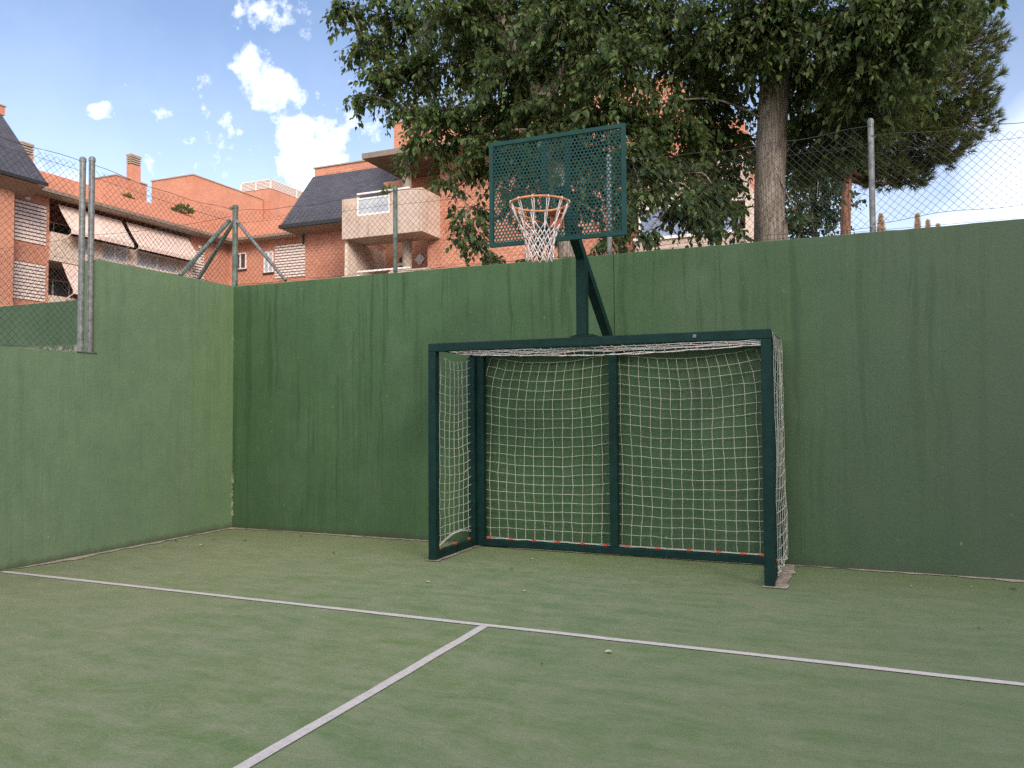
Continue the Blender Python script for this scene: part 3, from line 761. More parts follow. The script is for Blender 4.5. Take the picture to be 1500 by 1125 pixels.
bpart('gutter', A, 'conc_d', (-32.2,-32.12,10,30.42,11.79,11.94), (-32.12,-18,30.42,30.498,11.79,11.94))
for (z0,z1) in ((9.44,11.35),(6.75,8.5),(4.1,5.8)): louvre_x(A, -33, 17.6,19.15,z0,z1,11)
for (z0,z1) in ((9.2,11.0),(6.5,8.3)): louvre_x(A, -33, 28.3,29.2,z0,z1,11)
def loggia(z0, zp, ztop):
    """recessed balcony floor with a parapet that carries frosted glass panels"""
    bx = [(-34.8,-32.9,19.36,28.24,z0-.22,z0)]
    ys = [(19.36,21.05,0),(21.05,21.75,1),(21.75,22.2,0),(22.2,23.8,1),(23.8,24.3,0),(24.3,27.2,1),(27.2,28.24,0)]
    par = []
    for a,b,g in ys: par.append((-33.02,-32.88,a,b,z0,zp if not g else zp-.85))
    p = bpart('balcony_parapet', A, 'conc_w', *bx, *par)
    for a,b,g in ys:
        if g: window_x(A, -32.98, a+.02,b-.02,zp-.84,zp+.02,2 if b-a>1.2 else 1,'glass')
    bpart('loggia_back', A, 'brown', (-34.85,-34.75,19.36,28.24,z0,ztop))
    for a in (19.9,22.9,25.6): window_x(A, -34.74, a, a+1.9, z0+.05, z0+2.1, 2)
loggia(9.0, 10.15, 11.7); loggia(6.1, 7.1, 8.78); loggia(3.2,4.2,5.9)
def awning(y0,y1,zt,zb,xo,fold=.0):
    mb = MB(); n = 14
    q = []
    for k in range(n+1):
        t = k/n; q.append((-33.0+.06+(xo+33-.06)*t, zt+(zb-zt)*t-.05*math.sin(math.pi*t)))
    for (x,z) in q: mb.v += [(x,y0,z),(x,y1,z),(x,y0,z-.02),(x,y1,z-.02)]
    for k in range(n): a = 4*k; mb.f += [(a,a+1,a+5,a+4),(a+2,a+6,a+7,a+3),(a,a+4,a+6,a+2),(a+1,a+3,a+7,a+5)]
    mb.box(xo-.01,xo+.02,y0,y1,zb-.20,zb)
    o = obj('awning', mb, M['awning'], A)
    for y in (y0+.15,y1-.15): obj('awning_arm', MB().tube([(-32.95,y,zb-.45),(xo,y,zb-.1)], .03, 6), M['white'], o)
awning(19.75,23.35,11.55,10.25,-32.0); awning(23.65,27.95,11.55,10.25,-32.0)
awning(20.0,23.2,8.75,7.4,-32.15); awning(23.9,27.7,8.75,7.4,-32.15)
window_y(A, 31.26, -32.5,-31.6, 10.2,11.2); window_y(A, 31.26, -30.25,-29.55, 9.85,11.1, mat='glass')
window_y(A, 31.26, -32.5,-31.6, 7.3,8.3); 
louvre_y(A, 31.26, -29.4,-27.0, 9.45,11.45, 12); louvre_y(A, 31.26, -29.4,-27.0, 6.6,8.6, 12)
bpart('vent', A, 'white', (-32.998,-32.96,18.1,18.35,11.42,11.62), (-32.998,-32.97,28.8,29.0,11.15,11.3))

# --- slate roofed pavilion at the far left
P1 = thing('slate_roofed_building', 'brick pavilion with steep dark slate roof at the left edge', 'building', (-31.7,12,0))
bpart('wall', P1, 'brick', (-44,-31.7,2,16.72,-.3,11.25))
obj('soffit', MB().prism([(-30.85,2,11.60),(-31.69,2,11.252),(-44,2,11.252),(-44,2,11.60)], (0,15.55,0)), M['soffit'], P1)
obj('roof', MB().prism([(-30.8,2,11.77),(-44,2,11.77),(-44,2,15.4),(-34.0,2,15.4)], (0,15.6,0)), M['slate'], P1)
bpart('gutter', P1, 'gutter', (-30.86,-30.74,2,17.62,11.62,11.768))
bpart('parapet', P1, 'brick', (-44,-34.05,2,17.82,15.4,15.80)); bpart('coping', P1, 'conc_g', (-44,-34.0,2,17.86,15.80,15.86))

# --- tower with slate wing, balconies and canopy
T = thing('slate_roofed_building', 'brick apartment house with corner balcony, slate roof and flat concrete canopy behind the trees', 'building', (-12,22,0))
mb = MB().box(-20.07,-15.992,22,34,-.3,9.35).box(-15.99,-12.44,22.0,34,-.3,11.2).box(-12.438,-1,20.44,34,-.3,11.2).box(-15.99,-14.72,22.3,34,11.2,11.3)
obj('wall', mb, M['brick2'], T)
bpart('upper_block', T, 'brick2', (-14.87,-3.3,21,33,11.3,13.22)); bpart('coping', T, 'conc_g', (-14.92,-3.25,20.95,33,13.22,13.29))
mb = MB()
for i in range(60): mb.box(-14.8+i*.19,-14.775+i*.19,21.05,21.08,13.29,14.1)
for k in range(5): mb.box(-14.8,-3.4,21.052,21.078,13.4+k*.17,13.42+k*.17)
obj('roof_railing', mb, M['galv'], T)
obj('slate_roof', MB().prism([(-20.6,21,9.60),(-20.6,23.25,12.34),(-20.6,30,12.34),(-20.6,30,9.60)], (5.4,0,0)), M['slate'], T)
obj('soffit', MB().prism([(-20.55,21.05,9.40),(-20.55,21.05,9.56),(-20.55,30,9.56),(-20.55,30,9.36),(-20.55,21.99,9.352)], (4.55,0,0)), M['soffit'], T)
bpart('gutter', T, 'gutter', (-20.66,-15.995,20.93,21.06,9.44,9.598), (-20.16,-20.08,21.9,21.98,8.9,9.36))
bpart('parapet', T, 'brick2', (-20.55,-15.2,23.3,30,12.34,12.72)); bpart('coping', T, 'conc_g', (-20.6,-15.15,23.25,30,12.72,12.78))
bpart('side_wall', T, 'brick2', (-15.2,-14.73,22.31,33,9.6,12.2))
window_y(T, 22, -17.95,-16.5, 6.4,7.66); window_y(T, 22, -18.2,-16.35, 3.4,4.6)
bpart('canopy', T, 'conc_d', (-15.08,-6.5,19.0,22.6,11.21,11.42))
# balconies: upper floor and the one below
def balcony(zf, zt, zm, x0, x1, y0, y1):
    bx = [(x0,x1,y0,y1,zf,zf+.25), (x0,-15.33,y0,y0+.14,zf+.25,zt), (-15.33,-13.82,y0,y0+.14,zf+.25,zm), (-13.82,x1,y0,y0+.14,zf+.25,zt+.06), (x1-.14,x1,y0+.142,y1,zf+.25,zt+.06), (x0,x0+.14,y0+.142,y1+1.5,zf+.25,zt)]
    b = bpart('balcony', T, 'conc', *bx)
    f = bpart('glass_frame', b, 'white', (-15.32,-15.25,y0+.02,y0+.1,zm,zt+.02),(-13.9,-13.83,y0+.02,y0+.1,zm,zt+.02),(-15.25,-13.9,y0+.02,y0+.1,zm,zm+.07),(-15.25,-13.9,y0+.02,y0+.1,zt-.11,zt-.05),(-15.33,-13.0,y0+.03,y0+.09,zt+.10,zt+.16))
    bpart('pane', b, 'glass', (-15.25,-13.9,y0+.04,y0+.06,zm+.07,zt-.11))
balcony(8.16, 9.74, 9.0, -15.99, -12.43, 19.0, 20.438)
balcony(5.2, 6.72, 6.0, -15.99, -12.2, 19.02, 20.438)
bpart('partition', T, 'conc_w', (-15.985,-15.86,19.18,21.99,5.46,8.158), label='pale dividing wall under the corner balcony')
for z0,z1 in ((8.42,11.205),(5.46,8.155)): obj('column', MB().tube([(-13.72,20.1,z0),(-13.72,20.1,z1)], .19, 18), M['conc_g'], T, smooth=False)
bpart('recess_shade', T, 'dark', (-15.15,-14.68,21.9,21.995,5.46,7.9)); bpart('side_wall', T, 'brick2', (-13.0,-12.442,20.445,21.99,5.46,8.155))  # flat dark panel first: the shade of a hollow is put into its colour
obj('wall_tile', MB().prism([(-14.22,21.95,7.50),(-13.97,21.95,7.76),(-14.22,21.95,8.02),(-14.47,21.95,7.76)][::-1], (0,.02,0)), M['white'], T)
mb = MB()
for k in range(6): mb.box(-14.9,-14.55,21.2,21.24,6.0+k*.28,6.12+k*.28)
obj('louvre', mb, M['louvre'], T)
# enclosed balcony further right, behind the hanging branches
for z0,zt in ((8.12,9.58),(5.2,7.02)):
    bpart('balcony', T, 'conc', (-4.35,-.82,19.0,20.43,z0,z0+.22),(-4.35,-.82,19.0,19.14,z0+.22,zt),(-.96,-.82,19.142,20.43,z0+.22,zt),(-4.35,-4.21,19.142,20.43,z0+.22,zt))
bpart('balcony_cap', T, 'white', (-4.4,-.8,18.93,19.16,7.022,7.12),(-4.4,-.8,18.95,19.15,8.04,8.118))
wf = bpart('glazing', T, 'white', *[(x-.035,x+.035,19.05,19.11,7.122,8.038) for x in (-4.2,-2.6,-1.6)])
bpart('pane', wf, 'glassb', (-4.2,-1.0,19.075,19.09,7.122,8.038))
bpart('pilaster', T, 'conc_w', (-.80,-.60,18.9,20.43,3,8.4))

# --- unseen block added behind the camera to keep the court in shade
SA = math.atan2(SUN_H[1], SUN_H[0])
shade_blk = thing('apartment_building', 'unseen brick block added behind the photographer to shade the court', 'building', (22,-20.5,0))
c, s_ = math.cos(SA), math.sin(SA)
def rp(a,b,z): return (22+a*c-b*s_, -20.5+a*s_+b*c, z)
def rbox(mb,a0,a1,b0,b1,z0,z1): mb.prism([rp(a0,b0,z0),rp(a1,b0,z0),rp(a1,b1,z0),rp(a0,b1,z0)], (0,0,z1-z0))
mb = MB(); rbox(mb,0,12,-24,24,-.3,SHADE_BLK_H); obj('wall', mb, M['brick'], shade_blk)
mb = MB(); rbox(mb,-.3,12.3,-24.3,24.3,SHADE_BLK_H,SHADE_BLK_H+.3); obj('cornice', mb, M['conc_g'], shade_blk)
for fl in range(5):
    for k in range(11):
        mb = MB(); rbox(mb,-.04,-.003,-22+k*4,-20.2+k*4,1.2+fl*3,2.7+fl*3); obj('window', mb, M['glassb'], shade_blk)
# ------------------------------------------------------------------ trees
LEAF_V = np.array([(0,0,0),(-.31,.32,.06),(-.23,.68,.04),(0,1.08,-.12),(.23,.68,.04),(.31,.32,.06),(0,.5,-.03)])
LEAF_F = [(0,6,2,1),(6,3,2),(0,5,4,6),(6,4,3)]
def leaf_mesh(name, pos, dirs, nrm, size, mat, parent):
    """many separate leaf blades in one crown mesh"""
    n = len(pos); d = dirs/np.linalg.norm(dirs,axis=1,keepdims=True)
    s = np.cross(d, nrm); s /= np.linalg.norm(s,axis=1,keepdims=True)+1e-9; u = np.cross(s, d)
    V = pos[:,None,:]+size[:,None,None]*(LEAF_V[None,:,0:1]*s[:,None,:]+LEAF_V[None,:,1:2]*d[:,None,:]+LEAF_V[None,:,2:3]*u[:,None,:])
    V = V.reshape(-1,3); k = len(LEAF_V)
    loops = np.concatenate([np.array(f) for f in LEAF_F]); lens = np.array([len(f) for f in LEAF_F])
    L = (np.arange(n)[:,None]*k+loops[None,:]).reshape(-1)
    tot = np.tile(lens, n); st = np.concatenate([[0],np.cumsum(tot)[:-1]])
    me = bpy.data.meshes.new(name)
    me.vertices.add(len(V)); me.vertices.foreach_set('co', V.astype(np.float32).ravel())
    me.loops.add(len(L)); me.loops.foreach_set('vertex_index', L.astype(np.int32))
    me.polygons.add(len(tot)); me.polygons.foreach_set('loop_start', st.astype(np.int32)); me.polygons.foreach_set('loop_total', tot.astype(np.int32))
    me.update(calc_edges=True); me.validate(); me.materials.append(mat)
    o = bpy.data.objects.new(name, me); COL.objects.link(o); o.parent = parent
    o.matrix_parent_inverse = Matrix.Translation(parent.location).inverted(); return o
def spline(P, n):
    P = [Vector(p) for p in P]; out = []
    for i in range(len(P)-1):
        p0 = P[max(i-1,0)]; p1 = P[i]; p2 = P[i+1]; p3 = P[min(i+2,len(P)-1)]
        for k in range(n):
            t = k/n; out.append(.5*((2*p1)+(p2-p0)*t+(2*p0-5*p1+4*p2-p3)*t*t+(3*p1-p0-3*p2+p3)*t**3))
    out.append(P[-1]); return out
def trunk_mesh(mb, P, r0, r1, n=22, flare=.35, seed=0):
    S_ = spline(P, 8); m = len(S_); b = len(mb.v)
    for i,p in enumerate(S_):
        t = i/(m-1); r = (r0+(r1-r0)*t)*(1+flare*max(0,1-(p.z-S_[0].z)/1.2)**2)
        for k in range(n):
            a = 2*math.pi*k/n; rr = r*(1+.07*noise.noise(Vector((math.cos(a)*1.6,math.sin(a)*1.6,p.z*.8+seed)))+.035*noise.noise(Vector((math.cos(a)*5,math.sin(a)*5,p.z*2.5+seed))))
            mb.v.append((p.x+rr*math.cos(a), p.y+rr*math.sin(a), p.z))
    for i in range(m-1):
        for k in range(n): mb.f.append((b+i*n+k, b+i*n+(k+1)%n, b+(i+1)*n+(k+1)%n, b+(i+1)*n+k))
    return S_
def broadleaf(name, label, base, stems, clumps, seed, leafsize=(.055,.122), dense=1.6):
    rng = np.random.default_rng(seed); t = thing(name, label, 'tree', base)
    mb = MB(); axis = []
    for P,r0,r1,fl in stems: axis += trunk_mesh(mb, P, r0, r1, flare=fl, seed=seed)
    obj('trunk', mb, M['bark'], t, smooth=True)
    br = MB(); tw = MB(); pos=[]; dr=[]; nr=[]; sz=[]
    done = []
    for (cx,cy,cz,r,nt) in sorted(clumps, key=lambda c: -c[2]):
        C = Vector((cx,cy,cz))
        # limb from the nearest lower stretch of the stem to this clump
        cand = [(q, (q-C).length+3*max(0,4.9-q.z)+1.5*max(0,q.z-max(cz,5.6)), 0) for q in axis]+[(q, .25+1.15*(q-C).length, 1) for q in done if q.z > cz+.1]
        best, _, hang = min(cand, key=lambda t: t[1])
        done.append(C)
        mid = best.lerp(C,.5)+Vector((rng.normal()*.08, rng.normal()*.08, .10*(C-best).length))
        lp = spline([best,mid,C], 6); k = len(lp)
        d0 = (min(.045, .010+.014*(C-best).length) if cz > 5.7 else .012) if not hang else .009
        br.tube(lp, [d0*(1-i/k)+.006 for i in range(k)], 7)
        for q in range(int(nt*dense)):
            a = rng.uniform(0,2*math.pi); e = rng.uniform(-.75,.9)
            v = Vector((math.cos(a)*math.cos(e), math.sin(a)*math.cos(e), math.sin(e)))
            ln = r*rng.uniform(.55,1.18); st = C+v*r*rng.uniform(0,.25)
            if rng.random() < .3: st = lp[int(rng.integers(k//2,k))]
            pts = []; nseg = 6
            for i in range(nseg+1):
                s = i/nseg; pts.append(st+v*ln*s+Vector((0,0,-(.32*ln+.1)*s*s))+Vector((rng.normal(),rng.normal(),rng.normal()))*.014)
            tw.tube(pts, [.0055*(1-i/nseg*.75) for i in range(nseg+1)], 3, caps=False)
            nl = int(9+ln*16)
            for i in range(nl):
                s = .12+.88*(i+rng.random())/nl; f = s*nseg; j = min(int(f),nseg-1); p = pts[j].lerp(pts[j+1], f-j)
                sd = (pts[j+1]-pts[j]).normalized()
                out = Vector((rng.normal(),rng.normal(),rng.normal()*.5)); out = (out-sd*out.dot(sd)).normalized()
                dd = out*.65+sd*.35+Vector((0,0,-rng.uniform(.25,1.1)))
                pet = rng.uniform(.02,.055)
                p2 = p+dd.normalized()*pet
                up = Vector((rng.normal()*.55, rng.normal()*.55-.15, 1))+out*.7
                pos.append(tuple(p2)); dr.append(tuple(dd)); nr.append(tuple(up)); sz.append(rng.uniform(*leafsize)*(.75 if s > .85 else 1))
    obj('branches', br, M['bark'], t, smooth=True); obj('twigs', tw, M['twig'], t)
    leaf_mesh('crown', np.array(pos), np.array(dr), np.array(nr), np.array(sz), M['leaf'], t)
    return len(pos)
T1 = [(-4.65,3.0,7.4,0.32,16),(-4.29,3.0,6.81,0.42,26),(-3.87,2.8,6.19,0.4,22),(-4.05,2.6,5.87,0.22,9),(-3.96,3.4,7.29,0.6,40),(-3.72,3.2,6.44,0.55,36),(-3.46,2.8,5.65,0.33,14),(-3.18,2.6,5.11,0.26,9),(-3.31,2.6,4.76,0.2,4),(-2.68,2.6,6.8,0.75,46),(-3.26,3.6,6.57,0.75,46),(-2.84,2.8,5.51,0.5,30),(-3.0,2.9,5.09,0.36,15),(-2.68,2.5,4.49,0.22,5),(-2.33,2.5,4.07,0.3,10),(-2.24,2.5,3.66,0.26,9),(-2.48,2.4,3.7,0.2,5),(-2.0,2.5,3.33,0.2,6),(-2.17,3.4,7.02,0.8,46),(-1.93,2.7,5.92,0.75,46),(-2.29,3.4,5.63,0.7,42),(-2.13,2.6,4.88,0.42,22),(-2.52,3.0,4.72,0.34,14),(-1.96,3.0,4.84,0.45,22),(-1.79,2.8,4.21,0.4,18),(-1.33,2.6,3.68,0.3,9),(-1.05,2.5,6.38,0.8,46),(-1.45,3.5,6.16,0.8,46),(-1.3,2.8,5.27,0.6,40),(-1.47,3.0,4.82,0.6,36),(-1.07,2.9,4.16,0.45,24),(-1.57,2.5,3.33,0.18,4),(-0.59,3.2,6.61,0.8,46),(-0.42,2.6,5.66,0.65,40),(-0.59,2.7,5.17,0.55,34),(-0.9,3.1,4.77,0.6,34),(-0.49,2.8,4.33,0.42,20),(-0.17,2.4,4.55,0.3,12),(-0.05,2.4,4.04,0.26,8),(-0.18,2.4,3.65,0.24,7),(-0.42,2.5,3.53,0.24,7),(-4.0,3.0,8.02,0.7,36),(-3.1,3.2,8.02,0.85,40),(-1.95,3.0,7.64,0.9,40),(-0.95,3.2,7.51,0.9,40),(-2.6,3.3,8.95,1.0,34),(-1.36,3.3,8.61,1.0,34),(-3.93,5.0,7.78,0.9,40),(-2.45,5.0,7.38,0.9,40),(-1.31,5.0,7.16,0.9,40),(-2.07,4.6,6.17,0.7,34)]
T2 = [(0.06,2.8,4.13,0.26,10),(0.68,3.0,4.11,0.36,16),(0.45,2.9,4.03,0.28,11),(-0.12,2.7,4.42,0.28,11),(-0.32,3.0,5.23,0.42,24),(-0.15,3.2,4.88,0.34,16),(-0.34,2.7,3.94,0.26,9),(0.04,3.6,6.57,0.75,42),(0.06,4.4,6.35,0.6,34),(-0.06,3.0,4.97,0.36,16),(0.24,3.4,5.06,0.5,28),(0.06,2.8,4.38,0.3,12),(0.27,3.2,4.38,0.34,13),(0.51,3.0,3.8,0.26,10),(0.66,2.8,3.53,0.2,6),(0.22,2.8,3.86,0.22,7),(-0.03,2.6,3.56,0.2,5),(0.77,3.4,6.2,0.85,50),(0.47,4.8,6.09,0.8,50),(0.54,4.9,5.46,0.7,50),(0.3,4.6,5.16,0.5,30),(0.62,4.4,4.67,0.42,24),(0.76,3.6,4.04,0.3,12),(0.86,3.4,3.72,0.2,6),(1.35,3.4,6.35,0.75,50),(1.29,3.3,5.78,0.3,16),(1.23,4.8,6.59,0.9,40),(1.96,3.7,6.15,0.85,50),(1.85,4.7,5.91,0.7,46),(1.83,4.9,5.37,0.6,40),(1.78,4.9,4.86,0.45,24),(1.55,4.0,3.96,0.12,3),(2.22,4.4,5.15,0.5,28),(2.04,4.4,4.77,0.35,16),(2.5,3.6,6.0,0.85,46),(2.45,3.8,5.46,0.65,36),(2.87,3.6,6.09,0.7,34),(2.88,4.0,5.72,0.5,22),(2.57,4.2,5.11,0.4,16),(3.22,3.2,6.18,0.5,16),(3.52,2.8,5.73,0.22,6),(3.13,3.4,5.78,0.4,12),(0.25,3.5,7.3,0.9,40),(1.19,3.5,7.17,1.0,40),(2.06,3.5,6.96,1.0,40),(2.8,3.5,6.7,0.8,30),(1.11,3.6,8.13,1.0,34),(2.08,3.6,7.87,1.0,34)]
PN = [(3.32,9.0,7.88,1.0),(2.85,8.6,7.07,1.1),(3.79,9.0,7.06,0.9),(3.29,9.0,6.28,0.9),(3.96,9.0,7.76,0.8),(4.06,9.2,6.54,0.6),(2.56,8.6,6.38,0.9),(2.77,9.0,8.11,1.0),(3.65,9.0,8.31,0.8),(2.83,8.8,5.67,0.5),(2.33,8.6,5.8,0.5),(3.61,9.0,6.05,0.6),(2.18,8.6,7.18,0.9),(3.22,9.0,5.62,0.35)]
BU = [(1.28, 14.0, 6.47, 1.0), (0.98, 14.0, 7.35, 0.9), (1.54, 14.0, 7.53, 1.1), (1.67, 14.0, 6.09, 0.8), (1.04, 14.0, 5.9, 0.6), (1.84, 14.0, 6.91, 0.8), (0.75, 14.0, 8.24, 1.0)]
nl1 = broadleaf('broadleaf_tree', 'leaning broadleaf tree with drooping branches behind the backboard', (-1.0,2.6,0),
    [([(-.93,2.6,0),(-.98,2.6,1.8),(-1.04,2.6,3.4),(-1.23,2.7,4.48),(-1.55,2.9,5.57),(-2.15,3.1,6.69),(-2.4,3.2,7.95)],.17,.07,.3),
     ([(-1.5,2.88,5.4),(-1.2,3.05,6.0),(-1.05,3.2,6.52),(-.89,3.3,7.64)],.085,.05,0)], T1, 3)
nl2 = broadleaf('broadleaf_tree', 'big broadleaf tree with thick straight trunk to the right of the backboard', (1.2,4,0),
    [([(1.18,4,0),(1.21,4,2),(1.23,4,3.64),(1.25,4,4.53),(1.31,4,5.51),(1.38,4,6.4),(1.48,4,8.2)],.205,.18,.3),
     ([(1.36,3.95,3.0),(1.42,3.93,3.5),(1.43,3.93,3.85)],.08,.02,0)], T2, 7)
print('leaves', nl1, nl2)

def needles(name, tufts, ln, w, mat, parent, seed, per=13):
    rng = np.random.default_rng(seed); V=[]; F=[]
    for (p,ax) in tufts:
        p = np.array(p); ax = np.array(ax)
        for k in range(per):
            d = ax+rng.normal(size=3)*.55; d /= np.linalg.norm(d); s = np.cross(d, rng.normal(size=3)); s /= np.linalg.norm(s)
            l = ln*rng.uniform(.7,1.15); q = p+ax*rng.uniform(-.04,.04)
            b = len(V); V += [q-s*w, q+s*w, q+d*l*.6+s*w*.8, q+d*l, q+d*l*.6-s*w*.8]; F.append((b,b+1,b+2,b+3,b+4))
    mb = MB(); mb.v = [tuple(v) for v in V]; mb.f = F
    return obj(name, mb, mat, parent)
pine = thing('pine_tree', 'umbrella pine with reddish trunk and dense needle crown at the right', 'tree', (2.1,8.6,0))
mb = MB(); ax = trunk_mesh(mb, [(2.05,8.6,0),(2.1,8.6,2.5),(2.12,8.6,4.57),(2.19,8.6,5.69),(2.43,8.7,6.93),(2.99,9.0,7.94)], .115, .05, flare=.3, seed=4)
obj('trunk', mb, M['bark_p'], pine, smooth=True)
rng = np.random.default_rng(5); tufts = []; br = MB()
for (cx,cy,cz,r) in PN:
    C = Vector((cx,cy,cz)); best = min(ax, key=lambda q: (q-C).length+max(0,q.z-cz))
    lp = spline([best, best.lerp(C,.5)+Vector((0,0,-.15)), C], 6); br.tube(lp, [.05*(1-i/len(lp))+.01 for i in range(len(lp))], 6)
    for k in range(int(330*r*r)+50):
        v = rng.normal(size=3); v /= np.linalg.norm(v); rr = r*rng.uniform(.35,1.0)**.6
        p = np.array(C)+v*rr*np.array((1,1,.62)); p[2] -= .06*rr
        a = v*np.array((1,1,.55))+np.array((0,0,.5)); a /= np.linalg.norm(a)
        tufts.append((p,a))
        if k%5 == 0: br.tube([C+Vector(v*rr*.2), Vector(p)], [.012,.004], 4, caps=False)
obj('branches', br, M['bark_p'], pine, smooth=True)
needles('crown', tufts, .15, .0048, M['needle'], pine, 9, 32)

bush = thing('broadleaf_tree', 'smaller distant tree with fine leaves between the thick trunk and the pine', 'tree', (1.5,14,0))
mb = MB(); ax = trunk_mesh(mb, [(1.5,14.3,0),(1.5,14.3,3),(1.4,14.2,5.5),(1.35,14.1,7.5)], .14, .05, seed=8)
obj('trunk', mb, M['bark'], bush, smooth=True)
pos=[];dr=[];nr=[];sz=[]; tw = MB()
for (cx,cy,cz,r) in BU:
    C = np.array((cx,cy,cz)); best = min(ax, key=lambda q: (q-Vector(C)).length); tw.tube(spline([best, best.lerp(Vector(C),.5)+Vector((0,0,.2)), Vector(C)],5), .018, 5)
    for k in range(int(42*r/.9)):
        v = rng.normal(size=3); v /= np.linalg.norm(v); ln = r*rng.uniform(.6,1.15)
        tw.tube([tuple(C+v*.1*r), tuple(C+v*ln+np.array((0,0,-.15*ln)))], .006, 3, caps=False)
        for i in range(20):
            s = rng.uniform(.2,1); p = C+v*ln*s+np.array((0,0,-.15*ln*s*s))+rng.normal(size=3)*.06
            pos.append(p); dr.append(rng.normal(size=3)+v+np.array((0,0,-.5))); nr.append(rng.normal(size=3)*.7+np.array((0,0,1))); sz.append(rng.uniform(.08,.125))
obj('branches', tw, M['bark'], bush, smooth=True)
leaf_mesh('crown', np.array(pos), np.array(dr), np.array(nr), np.array(sz), M['leaf_far'], bush)

for (x,y,h,r,l) in ((3.75,40,11.96,.62,'dry tan cypress tip just right of the lone fence post on the right wall'),(5.5,40,11.8,.40,'tallest tan cypress tip rising above the right wall'),(5.98,40,11.4,.28,'narrow tan cypress tip right beside the tallest one'),(6.45,40,11.15,.2,'shortest tan cypress tip, rightmost above the right wall')):
    cy = thing('cypress_tree', l, 'tree', (x,y,0), 'far cypress tips above the wall'); tf = []
    for k in range(900):
        t = rng.uniform(0,1); z = h-.12-3.0*t; a = rng.uniform(0,2*math.pi); rr = .62*r*min(1,.03+1.7*t)*rng.uniform(.3,1)
        tf.append((np.array((x+rr*math.cos(a), y+rr*math.sin(a), z)), np.array((.35*math.cos(a),.35*math.sin(a),.9))))
    needles('crown', tf, .16, .014, M['cyp'], cy, int(x*10), 7)
    obj('trunk', MB().tube([(x,y,0),(x,y,h-.4)], [.16,.02], 8), M['bark'], cy)
def roof_plant(x,y,z,r,label,n=260):
    o = thing('roof_plant', label, 'plant', (x,y,z)); P = rng.normal(size=(n,3)); P /= np.linalg.norm(P,axis=1,keepdims=True)
    q = P*(rng.uniform(.3,1,size=(n,1))**.5)*np.array((r,r,r*.75)); q[:,2] = np.abs(q[:,2])
    leaf_mesh('foliage', q+np.array((x,y,z)), P+np.array((0,0,.3)), rng.normal(size=(n,3))+np.array((0,0,1)), rng.uniform(.12,.24,size=n), M['shrub'], o)
    tw = MB()
    for k in range(12): tw.tube([(x,y,z-.1), tuple(q[k]+np.array((x,y,z)))], .012, 4)
    obj('stems', tw, M['twig'], o)
roof_plant(-36.6,31.1,14.15,.62,'round green bush growing on the tiled roof edge')
roof_plant(-37.0,27.2,14.1,.32,'low straggly plant on the tiled roof below the chimney',90)
roof_plant(-13.9,19.25,9.75,.3,'small dry plant on the corner balcony beside the round column',70)

# ------------------------------------------------------------------ sky, sun, camera
w = bpy.data.worlds.new('World'); sc.world = w; w.use_nodes = True
nt = w.node_tree; N = nt.nodes; Lk = nt.links; bg = N['Background']
def wm(op, a, b=None, c=None, clamp=False):
    n = N.new('ShaderNodeMath'); n.operation = op; n.use_clamp = clamp
    for i,x in enumerate((a,b,c)):
        if x is None: continue
        if isinstance(x,(int,float)): n.inputs[i].default_value = x
        else: Lk.new(x, n.inputs[i])
    return n.outputs[0]
sky = N.new('ShaderNodeTexSky'); sky.sky_type = 'NISHITA'; sky.sun_disc = False
sky.sun_elevation = SUN_EL; sky.sun_rotation = math.atan2(SUN_H[0], SUN_H[1]); sky.altitude = 600; sky.air_density = 1.0; sky.dust_density = 1.6; sky.ozone_density = 1.6
tc = N.new('ShaderNodeTexCoord'); dirv = tc.outputs['Generated']
nv = N.new('ShaderNodeVectorMath'); nv.operation = 'NORMALIZE'; Lk.new(dirv, nv.inputs[0]); dirv = nv.outputs[0]
def wnoise(scale, detail, rough=.6, loc=(0,0,0)):
    m = N.new('ShaderNodeMapping'); m.inputs['Location'].default_value = loc; Lk.new(dirv, m.inputs[0])
    n = N.new('ShaderNodeTexNoise'); n.inputs['Scale'].default_value = scale; n.inputs['Detail'].default_value = detail; n.inputs['Roughness'].default_value = rough
    Lk.new(m.outputs[0], n.inputs['Vector']); return n
# cumulus clouds: soft cores at fixed directions of the sky, broken up by noise
wn_ = wnoise(14, 5, .6); nz1 = wnoise(40, 8, .62, (3,1,5))
va = N.new('ShaderNodeVectorMath'); va.operation = 'SCALE'; Lk.new(wn_.outputs[1], va.inputs[0]); va.inputs['Scale'].default_value = .03
vb = N.new('ShaderNodeVectorMath'); vb.operation = 'ADD'; Lk.new(dirv, vb.inputs[0]); Lk.new(va.outputs[0], vb.inputs[1])
vc = N.new('ShaderNodeVectorMath'); vc.operation = 'SUBTRACT'; Lk.new(vb.outputs[0], vc.inputs[0]); vc.inputs[1].default_value = (.015,.015,.015)
acc = None
for (x,y,z,r,k) in CLOUDS:
    d = N.new('ShaderNodeVectorMath'); d.operation = 'DISTANCE'; Lk.new(vc.outputs[0], d.inputs[0]); d.inputs[1].default_value = (x,y,z)
    v = wm('MULTIPLY', wm('SUBTRACT', 1, wm('DIVIDE', d.outputs['Value'], r)), k)
    acc = v if acc is None else wm('MAXIMUM', acc, v)
den = wm('ADD', acc, wm('MULTIPLY', wm('SUBTRACT', nz1.outputs[0], .5), 2.6))
dens = wm('MULTIPLY', wm('SMOOTHSTEP', den, 0, 1) if False else wm('MULTIPLY', wm('SUBTRACT', den, .12), .85, clamp=True), 1.0, clamp=True)
